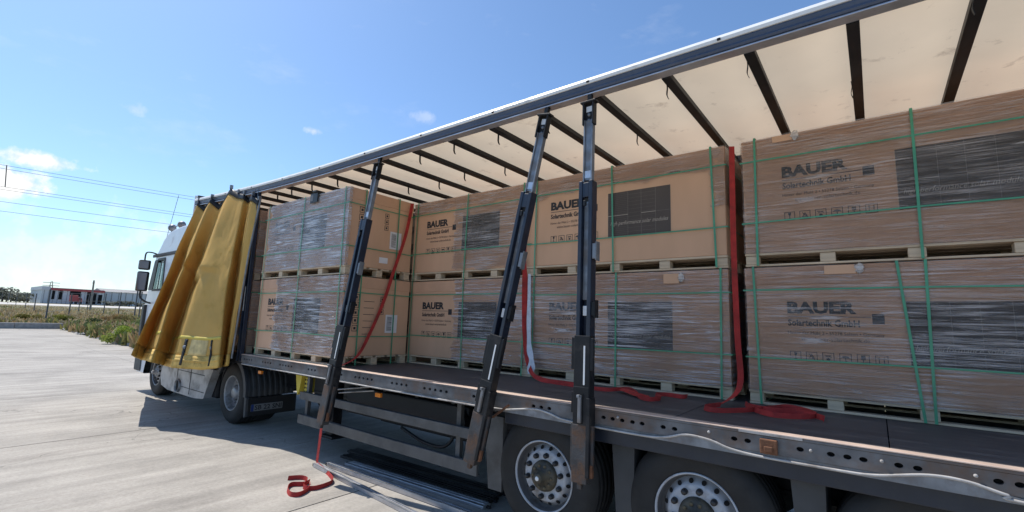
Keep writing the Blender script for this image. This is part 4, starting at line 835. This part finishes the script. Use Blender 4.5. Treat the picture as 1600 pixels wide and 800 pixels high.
while n_t < 5200:
    u = rnd.uniform(-90, 420); D = 30+125*rnd.random()**1.6; d = ray(u, 480); hd = V((d.x, d.y, 0)).normalized(); x, y = CAM.x+hd.x*D, CAM.y+hd.y*D
    if x > XK-.8 and y < edge_y(x)+.25: continue
    if x < -150: continue
    f = noise.noise((x*.05, y*.09, 0)); pal = PAL[:3]+[PAL[5]] if f > .22 else PAL[2:5]+[PAL[6], PAL[6], PAL[1]]
    tuft(x, y, zt(x)-.04, rnd.uniform(.25, .65)*(1 if D < 90 else .6), .35*(1+D/60), pal, 9); n_t += 1
for k in range(1500):   # along the ragged yard edge and behind the truck
    x = rnd.uniform(-44, 12); y = edge_y(x)+abs(rnd.gauss(.2, 1.2)); tuft(x, y, zt(x)-.03, rnd.uniform(.25, .85) if x < -17 else rnd.uniform(.15, .4), .3, PAL, 10)
for k in range(160):
    y = rnd.uniform(K1.y-12, K2.y); x = XK-.7-rnd.random()*1.2; tuft(x, y, zt(x)-.03, rnd.uniform(.4, .8), .3, PAL[:4], 10)
go = link('weedy_grass', tinted(vs, fs, cs, 'weedy_grass', m_leaf)); tag(go, 'dry brown and green weeds covering the field beyond the yard kerb', 'grass', kind='stuff')
def foliage(n, rx, ry, rz, pal, sz, seed, cz=0, clumps=9):
    r = random.Random(seed); V_, F_, C_ = [], [], []
    cl = [(V((r.gauss(0, .45)*rx, r.gauss(0, .45)*ry, cz+r.uniform(-.7, .8)*rz)), r.uniform(.3, .55), r.choice(pal)) for _ in range(clumps)]
    for k in range(n):
        c, cr_, col = r.choice(cl); d = V((r.gauss(0, 1), r.gauss(0, 1), r.gauss(0, 1))).normalized()*r.random()**.4*cr_; p = c+V((d.x*rx, d.y*ry, d.z*rz)); p.z = max(p.z, .03)
        a = V((r.gauss(0, 1), r.gauss(0, 1), r.gauss(0, 1))).normalized()*sz*r.uniform(.6, 1.3); b = a.orthogonal().normalized()*sz*r.uniform(.4, .8); o = len(V_)
        V_ += [p-a, p+b, p+a, p-b]; kk = r.uniform(.7, 1.3); C_ += [tuple(min(1, x*kk) for x in col)]*4; F_.append((o, o+1, o+2, o+3))
    return tinted(V_, F_, C_, 'foliage', m_leaf)
BG = [(.24, .31, .05), (.29, .34, .07), (.19, .26, .05)]; BD = [(.06, .09, .03), (.08, .10, .035), (.10, .09, .04)]
for (u, v, hh, ww, pal, lab) in ((190, 537, 1.25, 1.0, BG, 'bright yellow-green bush by the yard edge, just left of the truck cab'), (222, 540, 1.3, .7, [(.15, .2, .06), (.2, .22, .09)], 'green weed bush right under the cab mirror'),
                            (140, 520, .8, .8, BD, 'low dark green bush on the rubble at the yard edge'), (205, 520, 1.0, .9, [(.13, .19, .05), (.2, .22, .08)], 'mid green bush behind the bright bush, close to the cab front'), (172, 510, .9, 1.2, [(.3, .21, .1), (.22, .2, .08)], 'tall rusty brown weed clump behind the bright green bush'),
                            (165, 527, .7, .7, [(.22, .16, .08), (.14, .14, .05)], 'low brownish bush between the dark and the bright green bushes'),
                            (25, 505, .7, 1.1, [(.19, .2, .04), (.22, .19, .06)], 'yellowish bush behind the grey kerb at the far left'), (95, 507, .7, 1.0, [(.2, .21, .04), (.17, .17, .05)], 'yellow-green weed clump at the end of the kerb')):
    g = ground(u, v); b = thing('bush', lab, 'bush', (g.x, g.y+.4, g.z-.03))
    link('foliage', foliage(2400, ww, ww, hh*.55, pal, .055, u, hh*.5), b); MB().tube([(0, 0, 0), (.05, .02, hh*.6)], [.03, .01], 6).tube([(0, 0, 0), (-.2, .1, hh*.5)], [.025, .01], 6).build('stem', m_trunk, b)
rk = random.Random(9); st = MB()
for k in range(150):
    x = rk.uniform(XK, -18); y = edge_y(x)+rk.uniform(-.1, .9); s = rk.uniform(.05, .16); R = Matrix.Rotation(rk.uniform(0, 3), 3, V((rk.random(), rk.random(), rk.random())).normalized())
    st.box(x-s, x+s, y-s, y+s*.8, zt(x)-s*.5, zt(x)+s*.5, 0, R, (x, y, zt(x)))
tag(st.build('rubble', m_kerb), 'broken concrete rubble along the ragged yard edge', 'rubble', kind='stuff')
# fence
fe = thing('wire_fence', 'wire fence on thin steel posts standing in the weeds beyond the kerb', 'fence', ground(71, 507)); fo = fe.location.copy(); tops = []
for (u, vb, vt) in ((1.6, 472, 457), (12, 474, 457.6), (24.4, 477, 458.5), (39, 482, 458.5), (52, 490, 459), (70, 506, 452), (106.5, 497, 458), (122, 489, 460), (136, 486, 460), (161, 493, 459), (184, 495, 457), (208, 506, 454), (216, 500, 456)):
    g = ground(u, vb); h = (vb-vt)*(g-CAM).dot(_fw)/F; MB().box(-.05, .05, -.05, .05, -.1, h).box(-.065, .065, -.065, .065, h, h+.02).build('post', m_fence, fe, loc=g-fo); tops.append((g-fo, h))
def wire(pairs, f):
    m = MB()
    for a, b in pairs: m.tube([tops[a][0]+V((0, 0, tops[a][1]*f)), tops[b][0]+V((0, 0, tops[b][1]*f))], .014, 5)
    return m
for f in (.98, .66, .34): wire(((0, 1), (1, 2), (2, 3), (3, 4), (5, 6), (6, 9), (9, 10), (10, 11), (8, 7)), f).build('fence_wire', m_fence, fe)
# warehouse and neighbours
WX = -252
def wx(u, v): return at(u, v, 0, WX)
gz = zt(WX)
wl, wr_, top = wx(63, 470).y, wx(161, 470).y, wx(70, 449).z
wa = thing('warehouse', 'low white warehouse with a red roof trim far across the field', 'building', (WX, wl, gz)); h = top-gz
MB().box(-25, 0, 0, wr_-wl, 0, h-.9).build('wall', m_wall, wa); MB().box(-25.3, .3, wx(78, 460).y-wl, wr_-wl+.2, h-.9, h-.1).build('roof_trim', m_redtrim, wa)
MB().box(-25.2, .2, -.2, wx(78, 460).y-wl-.1, h-.9, h+.5).build('corner_block', m_wall, wa); MB().box(-25, -.3, .2, wr_-wl, h-.1, h+.1).build('roof', m_kerb, wa)
for (a, b, z0, z1_) in ((81, 85.5, .28, .85), (92, 97, .28, .85), (109, 126, .5, .85), (136, 142, .05, .85), (146, 151, .05, .8), (154, 160, .1, .7)):
    MB().box(.0, .25, wx(a, 460).y-wl, wx(b, 460).y-wl, h*z0, h*z1_).build('window' if z0 > .2 else 'door', m_dark, wa)
for i in range(14): yy = (wr_-wl)*(i+.5)/14; MB().box(.0, .08, yy-.06, yy+.06, 0, h-.92).build('wall_seam', m_kerb, wa)
hl, hr = wx(161, 470).y+.8, wx(262, 470).y; ht = wx(200, 457).z-gz
ha = thing('hall', 'long pale grey hall to the right of the red-trimmed warehouse', 'building', (WX-6, hl, gz)); MB().box(-20, 0, 0, hr-hl, 0, ht).build('wall', m_wall, ha); MB().prism([(-20.4, ht), (.4, ht), (-10, ht+1.6)], 1, -.3, hr-hl+.3).build('roof', m_kerb, ha)
for i in range(9): MB().box(0, .1, (hr-hl)*(i+.2)/9, (hr-hl)*(i+.3)/9, 0, ht-.1).build('wall_seam', m_kerb, ha)
for (nm, u0, u1, uv, lab) in (('red_lorry', 109, 129, 460, 'small red lorry parked before the warehouse door'),):
    g = at(u0, 470, 0, WX+8); y1 = at(u1, 470, 0, WX+8).y-g.y; t = thing(nm, lab, 'lorry', (WX+8, g.y, gz))
    MB().box(-2.2, 0, y1*.02, y1*.62, .9, 3.4).build('cargo_body', m_redtrim, t, bevel=.1); MB().prism([(y1*.64, .7), (y1*.98, .7), (y1*.98, 1.7), (y1*.88, 2.6), (y1*.64, 2.6)], 0, -2.1, -.1).build('cab', m_redtrim, t, bevel=.1)
    MB().add([(-.08, y1*.72, 1.7), (-.08, y1*.9, 1.7), (-.08, y1*.86, 2.4), (-.08, y1*.72, 2.4)], [(0, 1, 2, 3)]).build('window', m_dark, t)
    for yy in (.14, .5, .84): MB().lathe([(.0, .0), (.5, .0), (.5, -.3), (0, -.3)], 16, c=(-.0, y1*yy, .5), axis=0).build('wheel', m_nut, t)
p0 = at(141.5, 480, 0, -120); p1 = at(147, 438, 0, -120)
up_ = thing('utility_pole', 'leaning grey utility pole in front of the warehouse', 'pole', (-120, p0.y, zt(-120)-.2)); MB().tube([(0, 0, 0), (0, p1.y-p0.y, p1.z-zt(-120)+.2)], [.17, .13], 10).build('pole_shaft', m_pole, up_); MB().box(-.5, .5, p1.y-p0.y-.08, p1.y-p0.y+.08, p1.z-zt(-120)-.4, p1.z-zt(-120)-.2).build('cross_arm', m_pole, up_)
# lattice pylon behind
q0 = at(79, 452, 0, -420); q1 = at(79, 439, 0, -420); py = thing('lattice_pylon', 'distant lattice power pylon rising behind the warehouse', 'pylon', (-420, q0.y, 3.5)); H_ = q1.z-3.5; m = MB()
for sx in (-1, 1):
    for sy in (-1, 1): m.tube([(sx*2, sy*2, 0), (sx*.3, sy*.3, H_)], .14, 4)
for i in range(7):
    z = H_*i/8; w_ = 2-1.7*i/8; m.tube([(0, -w_, z), (0, w_, z+H_/8)], .08, 4).tube([(0, w_, z), (0, -w_, z+H_/8)], .08, 4)
m.build('lattice_mast', m_pole, py)
for z in (.8, .92): MB().box(-.2, .2, -4, 4, H_*z, H_*z+.3).build('cross_arm', m_pole, py)
# far trees
ORD = ['first', 'second', 'third', 'fourth', 'fifth', 'sixth', 'seventh', 'eighth', 'ninth', 'tenth', 'last']
tm = [foliage(420, 3.2, 3.2, 2.4, [(.17, .18, .14), (.19, .195, .15), (.15, .16, .125)], .42, 40+i, 3.2, 10) for i in range(4)]  # crown colours greyed and lightened to paint in distance haze
trk = MB().tube([(0, 0, 0), (.1, 0, 1.6), (.3, .2, 3)], [.3, .2, .1], 7).tube([(.1, 0, 1.5), (-.8, .4, 3)], [.14, .06], 6).mesh('trunk', m_trunk)
for i, (u, sc) in enumerate(((-20, 1.1), (-8, .9), (3, 1.2), (10, .9), (17, 1.0), (25, .8), (31, 1.0), (38, .8), (44, 1.1), (50, .9), (57, .8), (168, .7), (178, .6), (190, .7), (203, .8), (216, .6), (228, .9))):
    X = -262-rnd.random()*60 if u < 60 else -238; p = at(u, 470, 0, X); t = thing('tree', ('small dark tree in the distant row left of the warehouse, %s from the left' if u < 60 else 'low dark tree in front of the pale hall, %s from the left') % ORD[i if u < 60 else i-11], 'tree', (X, p.y, zt(X)-.2), 'distant trees left of the warehouse' if u < 60 else 'low trees before the pale hall', (0, 0, i*1.3))
    t.scale = (sc*1.1, sc*1.1, sc*(.9 if u < 60 else .55)); link('crown', tm[i % 4], t); link('trunk', trk, t)
# power lines
dirw = V((.25, .968, 0)).normalized()
names = ['upper line of the topmost pair', 'lower line of the topmost pair', 'upper line of the middle pair', 'lower line of the middle pair', 'second lowest line, running alone', 'lowest line, running alone']
for i, v in enumerate((257, 262.5, 291, 295.5, 314.5, 329.5)):
    d = ray(0, v); t = 40/d.dot(_fw); p = CAM+d*t; pts = []
    for k in range(-10, 31):
        s = k*5.0; sag = .0006*((s-40)**2-1600); pts.append(V((0, 0, 0))+dirw*s+V((0, 0, sag*.35)))
    o = MB().tube(pts, .017, 5).build('power_cable', m_wire); o.location = p; tag(o, 'thin power cable across the sky, '+names[i], 'power cable', 'power cables in the sky')
d = ray(10.5, 258); a = CAM+d*(40.4/d.dot(_fw)); d = ray(8, 292); b = CAM+d*(40.4/d.dot(_fw))
sp = MB().tube([V((0, 0, 0)), b-a], .04, 6).build('line_spacer', m_pole); sp.location = a; tag(sp, 'upright spacer rod between the top and middle power cables', 'spacer')
